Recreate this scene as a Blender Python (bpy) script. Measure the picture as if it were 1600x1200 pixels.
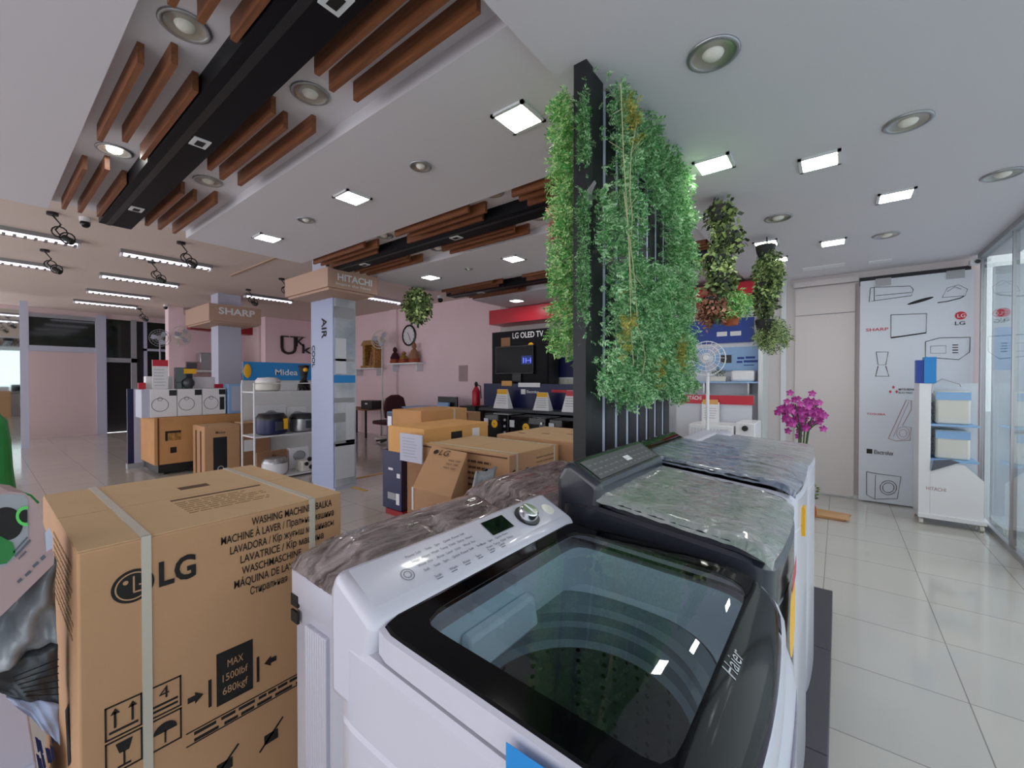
import bpy, math, random
from mathutils import Vector, Matrix
random.seed(7)
SC = bpy.context.scene
COL = SC.collection
for o in list(bpy.data.objects):
    bpy.data.objects.remove(o)

# ------------------------------------------------------------------ camera
FPX, YAW, PITCH, EYE = 655.0, math.radians(37.9), math.radians(-0.63), 1.5
cam = bpy.data.objects.new('camera', bpy.data.cameras.new('camera'))
COL.objects.link(cam)
cam.location = (0, 0, EYE)
cam.rotation_euler = (math.pi / 2 + PITCH, 0, YAW)
cam.data.sensor_width = 36
cam.data.lens = FPX * 36 / 1600
cam.data.clip_start = 0.02
SC.camera = cam
# ------------------------------------------------------------------ daylight
W = bpy.data.worlds.new('daylight')
SC.world = W
W.use_nodes = True
_bg = W.node_tree.nodes['Background']
_bg.inputs[0].default_value = (0.93, 0.93, 0.98, 1)
_bg.inputs[1].default_value = 1.35
# ------------------------------------------------------------------ exposure
SC.view_settings.view_transform = 'Standard'
SC.view_settings.look = 'None'
SC.view_settings.gamma = 1
SC.view_settings.use_curve_mapping = False
SC.view_settings.exposure = 0.72
LED_POWER, TUBE_POWER = 22.0, 2.6

# ------------------------------------------------------------------ geometry helpers
_cr = (Matrix.Rotation(YAW, 3, 'Z') @ Matrix.Rotation(math.pi / 2 + PITCH, 3, 'X'))


def at(px, py, ax, val):
    """point of the plane <ax>=val that the photo shows at (px,py)"""
    d = _cr @ Vector(((px - 800) / FPX, (600 - py) / FPX, -1))
    c = Vector((0, 0, EYE))
    i = 'xyz'.index(ax)
    t = (val - c[i]) / d[i]
    return c + d * t


_textcache = {}


def text_geo(s, bold=0):
    key = (s, bold)
    if key not in _textcache:
        cu = bpy.data.curves.new('t', 'FONT')
        cu.body = s
        cu.size = 1.0
        cu.resolution_u = 3
        cu.offset = bold
        ob = bpy.data.objects.new('t', cu)
        COL.objects.link(ob)
        dg = bpy.context.evaluated_depsgraph_get()
        me = bpy.data.meshes.new_from_object(ob.evaluated_get(dg))
        vs = [tuple(v.co) for v in me.vertices]
        fs = [tuple(p.vertices) for p in me.polygons]
        bpy.data.objects.remove(ob)
        bpy.data.meshes.remove(me)
        if vs:
            x0 = min(v[0] for v in vs)
            x1 = max(v[0] for v in vs)
        else:
            x0, x1 = 0, 1
        _textcache[key] = (vs, fs, x0, x1)
    return _textcache[key]


class MB:
    def __init__(self):
        self.v, self.f, self.m, self.s = [], [], [], []
        self.cur = 0
        self.sm = False

    def use(self, i):
        self.cur = i
        return self

    def add(self, vs, fs):
        n = len(self.v)
        self.v += [tuple(p) for p in vs]
        for f in fs:
            self.f.append(tuple(i + n for i in f))
            self.m.append(self.cur)
            self.s.append(self.sm)
        return self

    def box(self, x0, y0, z0, x1, y1, z1):
        if x0 > x1: x0, x1 = x1, x0
        if y0 > y1: y0, y1 = y1, y0
        if z0 > z1: z0, z1 = z1, z0
        vs = [(x, y, z) for z in (z0, z1) for y in (y0, y1) for x in (x0, x1)]
        return self.add(vs, [(0, 2, 3, 1), (4, 5, 7, 6), (0, 1, 5, 4), (2, 6, 7, 3), (0, 4, 6, 2), (1, 3, 7, 5)])

    def poly(self, pts):
        return self.add(pts, [tuple(range(len(pts)))])

    def loft(self, loops, cap0=False, cap1=False):
        n = len(loops[0])
        vs = [p for l in loops for p in l]
        fs = []
        for k in range(len(loops) - 1):
            for i in range(n):
                j = (i + 1) % n
                fs.append((k * n + i, k * n + j, (k + 1) * n + j, (k + 1) * n + i))
        if cap0: fs.append(tuple(range(n))[::-1])
        if cap1: fs.append(tuple((len(loops) - 1) * n + i for i in range(n)))
        return self.add(vs, fs)

    def prism(self, pts, ax, a, b):
        """2-D outline pts extruded along ax from a to b"""
        def p3(p, t):
            if ax == 'y': return (p[0], t, p[1])
            if ax == 'x': return (t, p[0], p[1])
            return (p[0], p[1], t)
        return self.loft([[p3(p, a) for p in pts], [p3(p, b) for p in pts]], True, True)

    def cyl(self, p0, p1, r0, r1=None, n=16, cap=True):
        if r1 is None: r1 = r0
        p0, p1 = Vector(p0), Vector(p1)
        d = (p1 - p0).normalized()
        u = d.orthogonal().normalized()
        w = d.cross(u)
        L = [[tuple(p + (u * math.cos(2 * math.pi * i / n) + w * math.sin(2 * math.pi * i / n)) * r) for i in range(n)]
             for p, r in ((p0, r0), (p1, r1))]
        return self.loft(L, cap, cap)

    def tube(self, pts, r, n=8, closed=False):
        pts = [Vector(p) for p in pts]
        L = []
        for i, p in enumerate(pts):
            a = pts[i - 1] if (i or closed) else p
            b = pts[(i + 1) % len(pts)] if (i < len(pts) - 1 or closed) else p
            d = (b - a).normalized()
            ref = Vector((0, 0, 1)) if abs(d.z) < .9 else Vector((1, 0, 0))
            u = d.cross(ref).normalized()
            w = d.cross(u)
            L.append([tuple(p + (u * math.cos(2 * math.pi * k / n) + w * math.sin(2 * math.pi * k / n)) * r) for k in range(n)])
        if closed: L.append(L[0])
        return self.loft(L, not closed, not closed)

    def lathe(self, prof, c=(0, 0, 0), n=24, axis='z', cap0=False, cap1=False):
        c = Vector(c)
        L = []
        for r, h in prof:
            row = []
            for i in range(n):
                a, b = r * math.cos(2 * math.pi * i / n), r * math.sin(2 * math.pi * i / n)
                row.append(tuple(c + (Vector((a, b, h)) if axis == 'z' else Vector((h, a, b)) if axis == 'x' else Vector((b, h, a)))))
            L.append(row)
        return self.loft(L, cap0, cap1)

    def ball(self, c, r, sx=1, sy=1, sz=1, n=12, m=8):
        prof = []
        for k in range(m + 1):
            t = -math.pi / 2 + math.pi * k / m
            prof.append((max(1e-4, math.cos(t)), math.sin(t)))
        L = [[(c[0] + r * sx * q * math.cos(2 * math.pi * i / n), c[1] + r * sy * q * math.sin(2 * math.pi * i / n), c[2] + r * sz * h)
              for i in range(n)] for q, h in prof]
        return self.loft(L, True, True)

    def text(self, s, o, right, up, size=None, width=None, depth=0.0004, shear=0, bold=0):
        vs, fs, x0, x1 = text_geo(s, bold)
        if not vs: return self
        o, right, up = Vector(o), Vector(right).normalized(), Vector(up)
        sy = size if size else None
        if width is not None:
            sx = width / (x1 - x0)
            if sy is None: sy = sx
        else:
            sx = sy
        nrm = right.cross(up.normalized())
        out = [tuple(o + right * ((x - x0 + shear * y) * sx) + up * (y * sy) + nrm * depth) for x, y, z in vs]
        return self.add(out, fs)

    def build(self, name, mats, parent=None, smooth=False, bevel=0, seg=2, local=False):
        me = bpy.data.meshes.new(name)
        off = Vector((0, 0, 0))
        if parent is not None and not local:
            q = parent
            while q is not None:
                off = off + Vector(q.location)
                q = q.parent
        me.from_pydata([(x - off.x, y - off.y, z - off.z) for x, y, z in self.v], [], self.f)
        if not isinstance(mats, (list, tuple)): mats = [mats]
        for m in mats: me.materials.append(m)
        me.polygons.foreach_set('material_index', self.m)
        me.polygons.foreach_set('use_smooth', [bool(smooth) or s for s in self.s])
        me.update()
        ob = bpy.data.objects.new(name, me)
        COL.objects.link(ob)
        if parent is not None: ob.parent = parent
        if bevel:
            b = ob.modifiers.new('bevel', 'BEVEL')
            b.width = bevel
            b.segments = seg
            b.limit_method = 'ANGLE'
            b.angle_limit = math.radians(40)
        if smooth == 'auto' or bevel:
            me.polygons.foreach_set('use_smooth', [True] * len(me.polygons))
            if hasattr(me, 'set_sharp_from_angle'):
                me.set_sharp_from_angle(angle=math.radians(35))
        return ob


def B(*a): return MB().box(*a)


def tag(o, label, cat, group=None, kind=None):
    if label: o['label'] = label
    if cat: o['category'] = cat
    if group: o['group'] = group
    if kind: o['kind'] = kind
    return o


def thing(name, label, cat, loc=(0, 0, 0), group=None, rz=0):
    o = bpy.data.objects.new(name, None)
    COL.objects.link(o)
    o.location = loc
    o.rotation_euler = (0, 0, rz)
    o.empty_display_size = .05
    return tag(o, label, cat, group)


def struct(o):
    o['kind'] = 'structure'
    return o


def dup(root, loc, label=None, rz=None):
    r = root.copy()
    COL.objects.link(r)
    r.location = loc
    if rz is not None: r.rotation_euler = (0, 0, rz)
    if label: r['label'] = label
    for ch in list(root.children):
        c = ch.copy()
        COL.objects.link(c)
        c.parent = r
        for g in list(ch.children):
            d = g.copy()
            COL.objects.link(d)
            d.parent = c
    return r


# ------------------------------------------------------------------ materials
def lin(h):
    h = h.lstrip('#')
    out = []
    for i in (0, 2, 4):
        c = int(h[i:i + 2], 16) / 255
        out.append(c / 12.92 if c <= .04045 else ((c + .055) / 1.055) ** 2.4)
    return (*out, 1)


def mat(name, hexc, rough=.5, metal=0, spec=.5, noise=0, nscale=6, bump=0, bscale=60, coat=0, hex2=None, emit=0, coords='Object', stretch=None, island=0):
    m = bpy.data.materials.new(name)
    m.use_nodes = True
    nt = m.node_tree
    b = nt.nodes['Principled BSDF']
    b.inputs['Base Color'].default_value = lin(hexc)
    b.inputs['Roughness'].default_value = rough
    b.inputs['Metallic'].default_value = metal
    b.inputs['Specular IOR Level'].default_value = spec
    b.inputs['Coat Weight'].default_value = coat
    b.inputs['Coat Roughness'].default_value = .05
    if emit:
        b.inputs['Emission Color'].default_value = lin(hexc)
        b.inputs['Emission Strength'].default_value = emit
    tc = nt.nodes.new('ShaderNodeTexCoord')
    src = tc.outputs[coords]
    if stretch:
        mp = nt.nodes.new('ShaderNodeMapping')
        mp.inputs['Scale'].default_value = stretch
        nt.links.new(src, mp.inputs[0])
        src = mp.outputs[0]
    if noise or hex2:
        n = nt.nodes.new('ShaderNodeTexNoise')
        n.inputs['Scale'].default_value = nscale
        n.inputs['Detail'].default_value = 5
        nt.links.new(src, n.inputs['Vector'])
        r = nt.nodes.new('ShaderNodeValToRGB')
        r.color_ramp.elements[0].position = .3
        r.color_ramp.elements[1].position = .7
        c1 = lin(hexc)
        c2 = lin(hex2) if hex2 else tuple(min(1, v * (1 - noise)) for v in c1[:3]) + (1,)
        r.color_ramp.elements[0].color = c2
        r.color_ramp.elements[1].color = c1
        nt.links.new(n.outputs[0], r.inputs[0])
        nt.links.new(r.outputs[0], b.inputs['Base Color'])
        if island:
            g = nt.nodes.new('ShaderNodeNewGeometry')
            nt.links.new(g.outputs['Random Per Island'], r.inputs[0])
    if bump:
        n2 = nt.nodes.new('ShaderNodeTexNoise')
        n2.inputs['Scale'].default_value = bscale
        n2.inputs['Detail'].default_value = 4
        nt.links.new(src, n2.inputs['Vector'])
        bp = nt.nodes.new('ShaderNodeBump')
        bp.inputs['Strength'].default_value = bump
        bp.inputs['Distance'].default_value = .02
        nt.links.new(n2.outputs[0], bp.inputs['Height'])
        nt.links.new(bp.outputs[0], b.inputs['Normal'])
    return m


def glassmat(name, tint='#ffffff', refl=1.0, rough=0.0, milky=0.0):
    m = bpy.data.materials.new(name)
    m.use_nodes = True
    nt = m.node_tree
    nt.nodes.clear()
    out = nt.nodes.new('ShaderNodeOutputMaterial')
    tr = nt.nodes.new('ShaderNodeBsdfTransparent')
    tr.inputs[0].default_value = lin(tint)
    gl = nt.nodes.new('ShaderNodeBsdfGlossy')
    gl.inputs['Roughness'].default_value = rough
    fr = nt.nodes.new('ShaderNodeLayerWeight')
    fr.inputs[0].default_value = .5
    pw = nt.nodes.new('ShaderNodeMath')
    pw.operation = 'POWER'
    pw.inputs[1].default_value = 4
    nt.links.new(fr.outputs['Facing'], pw.inputs[0])
    mu = nt.nodes.new('ShaderNodeMath')
    mu.operation = 'MULTIPLY_ADD'
    mu.use_clamp = True
    mu.inputs[1].default_value = .9
    mu.inputs[2].default_value = .05 * refl
    nt.links.new(pw.outputs[0], mu.inputs[0])
    mx = nt.nodes.new('ShaderNodeMixShader')
    nt.links.new(mu.outputs[0], mx.inputs[0])
    last = tr.outputs[0]
    if milky:
        df = nt.nodes.new('ShaderNodeBsdfDiffuse')
        df.inputs[0].default_value = (.8, .82, .85, 1)
        m2 = nt.nodes.new('ShaderNodeMixShader')
        m2.inputs[0].default_value = milky
        nt.links.new(tr.outputs[0], m2.inputs[1])
        nt.links.new(df.outputs[0], m2.inputs[2])
        last = m2.outputs[0]
    nt.links.new(last, mx.inputs[1])
    nt.links.new(gl.outputs[0], mx.inputs[2])
    nt.links.new(mx.outputs[0], out.inputs[0])
    return m


def filmmat(name, hexc, hex2, bumpk=.9, scale=14, rough=.12, stretch=None, dist=1.6):
    """crinkled stretch film over a dark or printed top"""
    m = mat(name, hexc, rough=rough, spec=.9, hex2=hex2, nscale=scale * .3, bump=bumpk, bscale=scale, coat=.6, stretch=stretch)
    for nd in m.node_tree.nodes:
        if nd.type == 'TEX_NOISE':
            nd.inputs['Distortion'].default_value = dist
            nd.inputs['Detail'].default_value = 8
    return m


def tilemat():
    m = bpy.data.materials.new('polished_floor_tile')
    m.use_nodes = True
    nt = m.node_tree
    b = nt.nodes['Principled BSDF']
    tc = nt.nodes.new('ShaderNodeTexCoord')
    mp = nt.nodes.new('ShaderNodeMapping')
    mp.inputs['Location'].default_value = (-.49 % .565, -.003, 0)
    nt.links.new(tc.outputs['Object'], mp.inputs[0])
    br = nt.nodes.new('ShaderNodeTexBrick')
    br.offset = 0
    br.inputs['Scale'].default_value = 1
    br.inputs['Brick Width'].default_value = .565
    br.inputs['Row Height'].default_value = .563
    br.inputs['Mortar Size'].default_value = .0032
    br.inputs['Mortar Smooth'].default_value = .4
    br.inputs['Color1'].default_value = lin('#c6c1ba')
    br.inputs['Color2'].default_value = lin('#c1bdb8')
    br.inputs['Mortar'].default_value = lin('#8d8983')
    nt.links.new(mp.outputs[0], br.inputs[0])
    nz = nt.nodes.new('ShaderNodeTexNoise')
    nz.inputs['Scale'].default_value = 1.3
    nt.links.new(tc.outputs['Object'], nz.inputs['Vector'])
    mx = nt.nodes.new('ShaderNodeMix')
    mx.data_type = 'RGBA'
    mx.blend_type = 'MULTIPLY'
    mx.inputs[0].default_value = .12
    nt.links.new(br.outputs[0], mx.inputs[6])
    nt.links.new(nz.outputs[0], mx.inputs[7])
    nt.links.new(mx.outputs[2], b.inputs['Base Color'])
    b.inputs['Roughness'].default_value = .09
    b.inputs['Specular IOR Level'].default_value = .55
    return m


def holesmat(name):
    """dark steel drum with rows of small holes"""
    m = bpy.data.materials.new(name)
    m.use_nodes = True
    nt = m.node_tree
    b = nt.nodes['Principled BSDF']
    b.inputs['Metallic'].default_value = .6
    b.inputs['Roughness'].default_value = .42
    tc = nt.nodes.new('ShaderNodeTexCoord')
    vo = nt.nodes.new('ShaderNodeTexVoronoi')
    vo.inputs['Scale'].default_value = 42
    vo.inputs['Randomness'].default_value = .12
    nt.links.new(tc.outputs['Object'], vo.inputs['Vector'])
    r = nt.nodes.new('ShaderNodeValToRGB')
    r.color_ramp.elements[0].position = .16
    r.color_ramp.elements[0].color = (.008, .008, .01, 1)
    r.color_ramp.elements[1].position = .26
    r.color_ramp.elements[1].color = (.26, .27, .29, 1)
    nt.links.new(vo.outputs['Distance'], r.inputs[0])
    nt.links.new(r.outputs[0], b.inputs['Base Color'])
    return m


M = {}
M['tile'] = tilemat()
M['ceil'] = mat('painted_ceiling', '#d8d4da', .85)
M['ceil_warm'] = mat('warm_painted_ceiling', '#d6c5bb', .85)
M['signbox'] = mat('beige_sign_box', '#b89886', .7)
M['pink'] = mat('pink_wall_paint', '#f3d9df', .75, noise=.05, nscale=1.5)
M['palewall'] = mat('pale_wall_paint', '#d2c9c8', .75, noise=.04, nscale=1.2)
M['dullpink'] = mat('dull_pink_wall_paint', '#d6bfc0', .75)
M['white'] = mat('white_plastic', '#e6e6ea', .35)
M['washwhite'] = mat('white_enamel', '#cac7d3', .28, coat=.3)
M['whiteframe'] = mat('white_metal_paint', '#d8dadc', .4)
M['grey'] = mat('grey_paint', '#9a9ca2', .5)
M['dark'] = mat('dark_plastic', '#17181c', .35)
M['lidblack'] = mat('black_lid_border', '#06070a', .08, spec=.14)
M['displayblack'] = mat('black_display_board', '#0b0a10', .5, spec=.2)
M['black'] = mat('black_gloss', '#06070a', .05)
M['blackmatt'] = mat('black_matt_metal', '#101218', .5)
M['ink'] = mat('black_print', '#15120f', .7)
M['inkbrown'] = mat('brown_print', '#5a3d2a', .8)
M['inkgrey'] = mat('grey_print', '#5b5f6a', .7)
M['inkfaint'] = mat('faint_print', '#8e6f4c', .8)
M['card'] = mat('kraft_cardboard', '#c2966f', .75, noise=.10, nscale=3, bump=.08, bscale=25)
M['cardtop'] = mat('kraft_cardboard_light', '#cdaa80', .75, noise=.08, nscale=3, bump=.08, bscale=25)
M['cardbrown'] = mat('brown_cardboard', '#9d7455', .8, noise=.12, nscale=4)
M['cardorange'] = mat('orange_cardboard', '#c8935f', .75, noise=.14, nscale=4)
M['cardyellow'] = mat('yellow_orange_cardboard', '#dfa765', .7, noise=.08, nscale=4)
M['cardpink'] = mat('pinkish_cardboard', '#b59a9b', .75, noise=.08, nscale=4)
M['wood'] = mat('stained_wood_slat', '#8d5532', .5, hex2='#6d4026', nscale=9, stretch=(.6, 8, 8))
M['strap'] = mat('translucent_strap', '#c4bdae', .3)
M['red'] = mat('red_sign_panel', '#c01730', .35)
M['darkred'] = mat('dark_red_cabinet_band', '#8f0f1c', .4)
M['blue'] = mat('blue_print', '#1f86cf', .4)
M['deepblue'] = mat('deep_blue_print', '#123c96', .4)
M['navy'] = mat('navy_print', '#10194a', .35)
M['skyblue'] = mat('sky_blue_print', '#8fb6e0', .4)
M['tealprint'] = mat('teal_blue_print', '#3a7da0', .45, hex2='#7fb4c4', nscale=5)
M['yellow'] = mat('yellow_sticker', '#f0b41c', .45)
M['green'] = mat('green_plastic', '#1f7a34', .3)
M['lime'] = mat('lime_ring', '#5fd060', .4)
M['maroon'] = mat('maroon_fabric', '#43161c', .8)
M['steel'] = mat('brushed_steel', '#a8a9ac', .3, metal=.8)
M['chrome'] = mat('chrome', '#d8d8dc', .12, metal=1)
M['lamp_chrome'] = mat('lamp_reflector', '#b9b7ae', .28, metal=.85)
M['lens'] = mat('frosted_lamp_lens', '#e8e4da', .3)
M['led'] = mat('led_diffuser', '#fffdf6', .5, emit=LED_POWER)
M['tube'] = mat('lit_tube', '#f4ecff', .5, emit=TUBE_POWER)
M['leafgreen'] = mat('artificial_leaf_green', '#4f9450', .6, hex2='#b4dca6', island=1)
M['leafbright'] = mat('artificial_leaf_bright', '#4a9a44', .6, hex2='#b4d68a', island=1)
M['leafdark'] = mat('dark_leaf', '#2c3a20', .6, hex2='#74884c', island=1)
M['leafred'] = mat('rusty_leaf', '#6a4030', .6, hex2='#b07a62', island=1)
M['leafyellow'] = mat('yellowed_leaf', '#8a8636', .6, hex2='#b8b456', island=1)
M['ivy'] = mat('pale_ivy_leaf', '#3d5a2c', .5, hex2='#a8bd78', island=1)
M['vine'] = mat('dry_vine', '#b7b48a', .8)
M['orchid'] = mat('magenta_petal', '#a01d84', .5, hex2='#d25fb8', island=1)
M['stem'] = mat('plant_stem', '#35502a', .6)
M['terracotta'] = mat('terracotta', '#a04c28', .7)
M['pot'] = mat('dark_planter', '#1c1f1c', .6)
M['glass'] = glassmat('clear_glass', '#eef6f6', 1.2)
M['lidglass'] = glassmat('tinted_lid_glass', '#dfe8ea', 1.6, 0.01)
M['mirror'] = mat('mirror', '#d8dedc', .03, metal=1)
M['film'] = filmmat('film_over_print', '#a9a6a8', '#6a7f70', .6, 26, .07)
M['filmblue'] = filmmat('film_over_blue_lid', '#9aa0ac', '#3d4866', .7, 24, .07)
M['filmbrown'] = filmmat('film_over_brown_lid', '#ab9a9a', '#3a2c28', .5, 16, .1, stretch=(5, 1.1, 3))
M['bag'] = mat('grey_plastic_bag', '#a9abb2', .25, hex2='#85888f', nscale=4, bump=.4, bscale=9, coat=.3)
M['tubgrey'] = mat('pale_blue_grey_plastic', '#c2d2de', .4)
M['tubring'] = mat('grey_ring_plastic', '#8fa0aa', .35)
M['drum'] = holesmat('perforated_drum')
M['plinth'] = mat('dark_grey_plinth_laminate', '#3c3a42', .45, noise=.08, nscale=3)
M['washdark'] = mat('dark_graphite_enamel', '#23262f', .22, coat=.4)
M['panelgrey'] = mat('graphite_panel', '#3c4046', .35)
M['yellowtape'] = mat('yellow_floor_tape', '#c9a04a', .5)
M['gold'] = mat('gilded_wood', '#c0904a', .45, hex2='#7a5526', nscale=20)
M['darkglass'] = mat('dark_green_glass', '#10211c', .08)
M['roomshade'] = mat('painted_room_shade', '#1a1614', .8)  # shade of the unlit room put into its colour
M['screen'] = mat('tv_screen', '#0a080c', .2, spec=.12)
M['screenblue'] = mat('lit_screen_patch', '#5a66d8', .4, emit=.6)
M['palelilac'] = mat('pale_lilac_blue_poster', '#a6b0cf', .4)
M['lav'] = mat('lavender_grey_panel', '#bdc0d4', .5)
M['poster'] = mat('poster_white', '#cfd3dc', .35)
M['posterphoto'] = mat('glossy_grey_photo_print', '#d5d8df', .12, hex2='#8c97a6', nscale=2.2)
M['cream'] = mat('cream_plastic', '#d8d5cc', .4)
M['ground'] = mat('pavement', '#c3c6c8', .8)

# ------------------------------------------------------------------ setting
CZ, SZ, BZ = 2.88, 2.84, 3.32          # main ceiling, entrance ceiling, inner ceiling
YB, XL, XG = 6.8, -16.0, 1.2           # back wall, far left wall, shop front
struct(B(XL - .1, -4, -.1, XG + .05, YB + .1, 0).build('floor', M['tile']))
struct(B(XG + .05, -14, -.2, 30, 30, -.05).build('ground', M['ground']))
mc = MB()
TR = ((.38, 1.29), (2.41, 3.32), (4.44, 5.35))
ys = [-4] + [v for t in TR for v in t] + [YB]
for i in range(0, len(ys), 2):
    mc.box(-5.05, ys[i], CZ, -1.0, ys[i + 1], CZ + .12)
for a, b in TR:
    mc.box(-5.05, a, CZ + .07, -1.0, b, CZ + .12)
struct(mc.build('ceiling', M['ceil']))
struct(B(-1.0, -4, SZ, XG + .3, YB, SZ + .16).build('ceiling_entrance', M['ceil']))
struct(B(XL, -4, BZ, -5.0, YB, BZ + .1).build('ceiling_inner', M['ceil_warm']))
struct(B(-5.08, -4, CZ + .121, -5.0, YB, BZ).build('trim_1', M['ceil_warm']))
_a, _b = at(368, 432, 'z', BZ), at(418, 402, 'z', BZ)
struct(B(_a.x, (_a.y + _b.y) / 2 - .02, BZ - .015, -5.1, (_a.y + _b.y) / 2 + .02, BZ).build('trim_11', M['signbox']))
struct(B(XL, YB, 0, -5.6, YB + .1, BZ).build('wall_back_left', M['pink']))
struct(B(-5.6, YB, 0, XG + .05, YB + .1, BZ).build('wall_back_right', M['palewall']))
# pilaster on the pink wall
struct(B(-9.35, YB - .06, 0, -9.05, YB, BZ).build('trim_2', M['pink']))
# far left wall
wl = MB()
wl.box(XL - .1, -.3, 0, XL, 2.08, 2.22)
wl.box(XL - .1, -.3, 3.18, XL, 4.1, BZ)
wl.box(XL - .1, 3.7, 0, XL, YB, BZ)
struct(wl.build('wall_left', M['dullpink']))
struct(B(XL - 1.6, -.5, -.1, XL - 1.5, 4.2, BZ + .1).build('wall_added_dark', M['roomshade']))  # added dark walls that block the bright sky behind the left openings
struct(B(XL - 1.6, 2.0, BZ, XL, 4.2, BZ + .1).build('ceiling_added_dark', M['roomshade']))
struct(B(XL - 1.5, 4.1, -.1, XL - .1, 4.2, BZ + .1).build('wall_added_dark_side', M['roomshade']))
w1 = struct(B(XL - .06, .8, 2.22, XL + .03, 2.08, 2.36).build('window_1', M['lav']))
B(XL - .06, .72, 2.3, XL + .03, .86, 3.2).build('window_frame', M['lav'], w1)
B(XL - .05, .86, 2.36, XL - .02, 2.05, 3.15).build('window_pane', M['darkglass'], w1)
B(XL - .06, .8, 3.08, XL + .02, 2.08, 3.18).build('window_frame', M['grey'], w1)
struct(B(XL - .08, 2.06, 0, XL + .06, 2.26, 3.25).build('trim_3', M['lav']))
d1 = struct(B(XL - .3, 2.26, 0, XL - .25, 2.85, 2.0).build('door_1', M['roomshade']))  # dark slab in the door opening, the shade is in its colour
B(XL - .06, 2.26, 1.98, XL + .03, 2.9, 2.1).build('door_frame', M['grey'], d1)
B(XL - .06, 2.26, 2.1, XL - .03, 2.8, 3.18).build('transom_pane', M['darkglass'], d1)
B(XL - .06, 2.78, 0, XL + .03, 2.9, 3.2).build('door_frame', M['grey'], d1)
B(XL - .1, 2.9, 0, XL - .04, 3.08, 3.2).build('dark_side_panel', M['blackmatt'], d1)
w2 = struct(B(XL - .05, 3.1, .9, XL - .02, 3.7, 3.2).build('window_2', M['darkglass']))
for yy in (3.06, 3.62):
    B(XL - .05, yy, .6, XL + .04, yy + .07, 3.2).build('window_frame', M['lav'], w2)
B(XL - .05, 3.06, 2.33, XL + .04, 3.7, 2.4).build('window_frame', M['lav'], w2)
# mirror panel at the left edge
w3 = struct(B(-14.0, -1.2, .0, -13.96, .62, 3.0).build('mirror_panel', M['mirror']))
B(-14.0, .62, 0, -13.93, .74, 3.2).build('window_frame', M['lav'], w3)
# pink pillar and alcove
struct(B(-13.4, 2.98, 0, -13.1, 3.28, BZ).build('trim_4', M['pink']))
struct(B(-13.4, 5.2, 0, -13.1, YB, BZ).build('wall_inner', M['pink']))
struct(B(-14.6, 3.28, 0, -14.5, 6.0, BZ).build('wall_alcove', M['pink']))
struct(B(-14.5, 5.15, 0, -13.4, 5.2, BZ).build('trim_5', M['dullpink']))

# shop front on the right: glass wall with rails
g1 = struct(B(XG, -4, .06, XG + .012, 6.62, SZ).build('window_4', M['glass']))
B(XG - .02, -4, 0, XG + .03, 6.62, .05).build('bottom_rail', M['steel'], g1)
for yy, ww in ((6.58, .05), (5.55, .025), (3.1, .03), (.6, .03)):
    B(XG - .01, yy, .05, XG + .03, yy + ww, SZ).build('mullion', M['steel'], g1)
B(XG - .03, -4, SZ - .05, XG + .04, 6.62, SZ).build('top_rail', M['grey'], g1)
# shallow pale panels of the back wall, sliding track
struct(B(-.62, YB - .03, 0, -.56, YB, 2.84).build('trim_6', M['whiteframe']))
struct(B(-.48, YB - .05, 2.72, .19, YB, 2.79).build('trim_7', M['palewall']))
d2 = struct(B(-.46, YB - .04, 0.02, .16, YB - .003, 2.7).build('door_2', M['palewall']))
B(-.46, YB - .046, 2.34, .16, YB - .04, 2.346).build('panel_seam', M['inkgrey'], d2)
struct(B(.2, YB - .02, 2.66, 1.15, YB - .0, 2.76).build('trim_8', M['dark']))
struct(B(-.62, YB - .02, 0, XG, YB, .05).build('baseboard_back', M['whiteframe']))
struct(B(-5.78, 3.2, .001, -5.7, YB - .3, .004).build('trim_9', M['yellowtape']))
struct(B(-5.78, 3.2, .0011, -5.0, 3.26, .004).build('trim_10', M['yellowtape']))

# ------------------------------------------------------------------ ceiling fittings
def led_panel(x, y, z, label):
    t = thing('led_panel_light', label, 'ceiling light', (x, y, z), 'square led panels')
    h = .105
    f = MB()
    for a in ((-h, -h, h, -h + .018), (-h, h - .018, h, h), (-h, -h, -h + .018, h), (h - .018, -h, h, h)):
        f.box(a[0], a[1], -.012, a[2], a[3], 0)
    f.build('frame', M['whiteframe'], t, local=True)
    B(-h + .018, -h + .018, -.008, h - .018, h - .018, -.001).build('diffuser', M['led'], t, local=True)
    return t


LEDS = [(-1.34, 1.775, CZ, 'square led panel nearest the top of the hedge-covered screen, left side'),
        (-2.915, 1.775, CZ, 'square led panel in the middle of the front row, below a round fitting'),
        (-4.39, 1.77, CZ, 'square led panel nearest the dropped ceiling edge, front row, left'),
        (-2.933, 3.80, CZ, 'square led panel between the second and third slatted strips, nearer the greenery'),
        (-4.35, 3.80, CZ, 'square led panel above the small hanging ivy ball'),
        (-4.45, 5.85, CZ, 'square led panel just above the left red fascia'),
        (-.62, 2.84, SZ, 'square led panel touching the right edge of the green wall'),
        (-.1, 3.2, SZ, 'square led panel with broad bezel, largest one right of the greenery'),
        (.32, 4.135, SZ, 'square led panel furthest right, between two round downlights'),
        (-.57, 4.8, SZ, 'square led panel above the pale leafy hanging plant'),
        (-.05, 5.16, SZ, 'square led panel left of the far round downlight'),
        (-.544, 5.52, SZ, 'square led panel partly hidden by the pale hanging plant')]
for a in LEDS: led_panel(*a)


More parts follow.
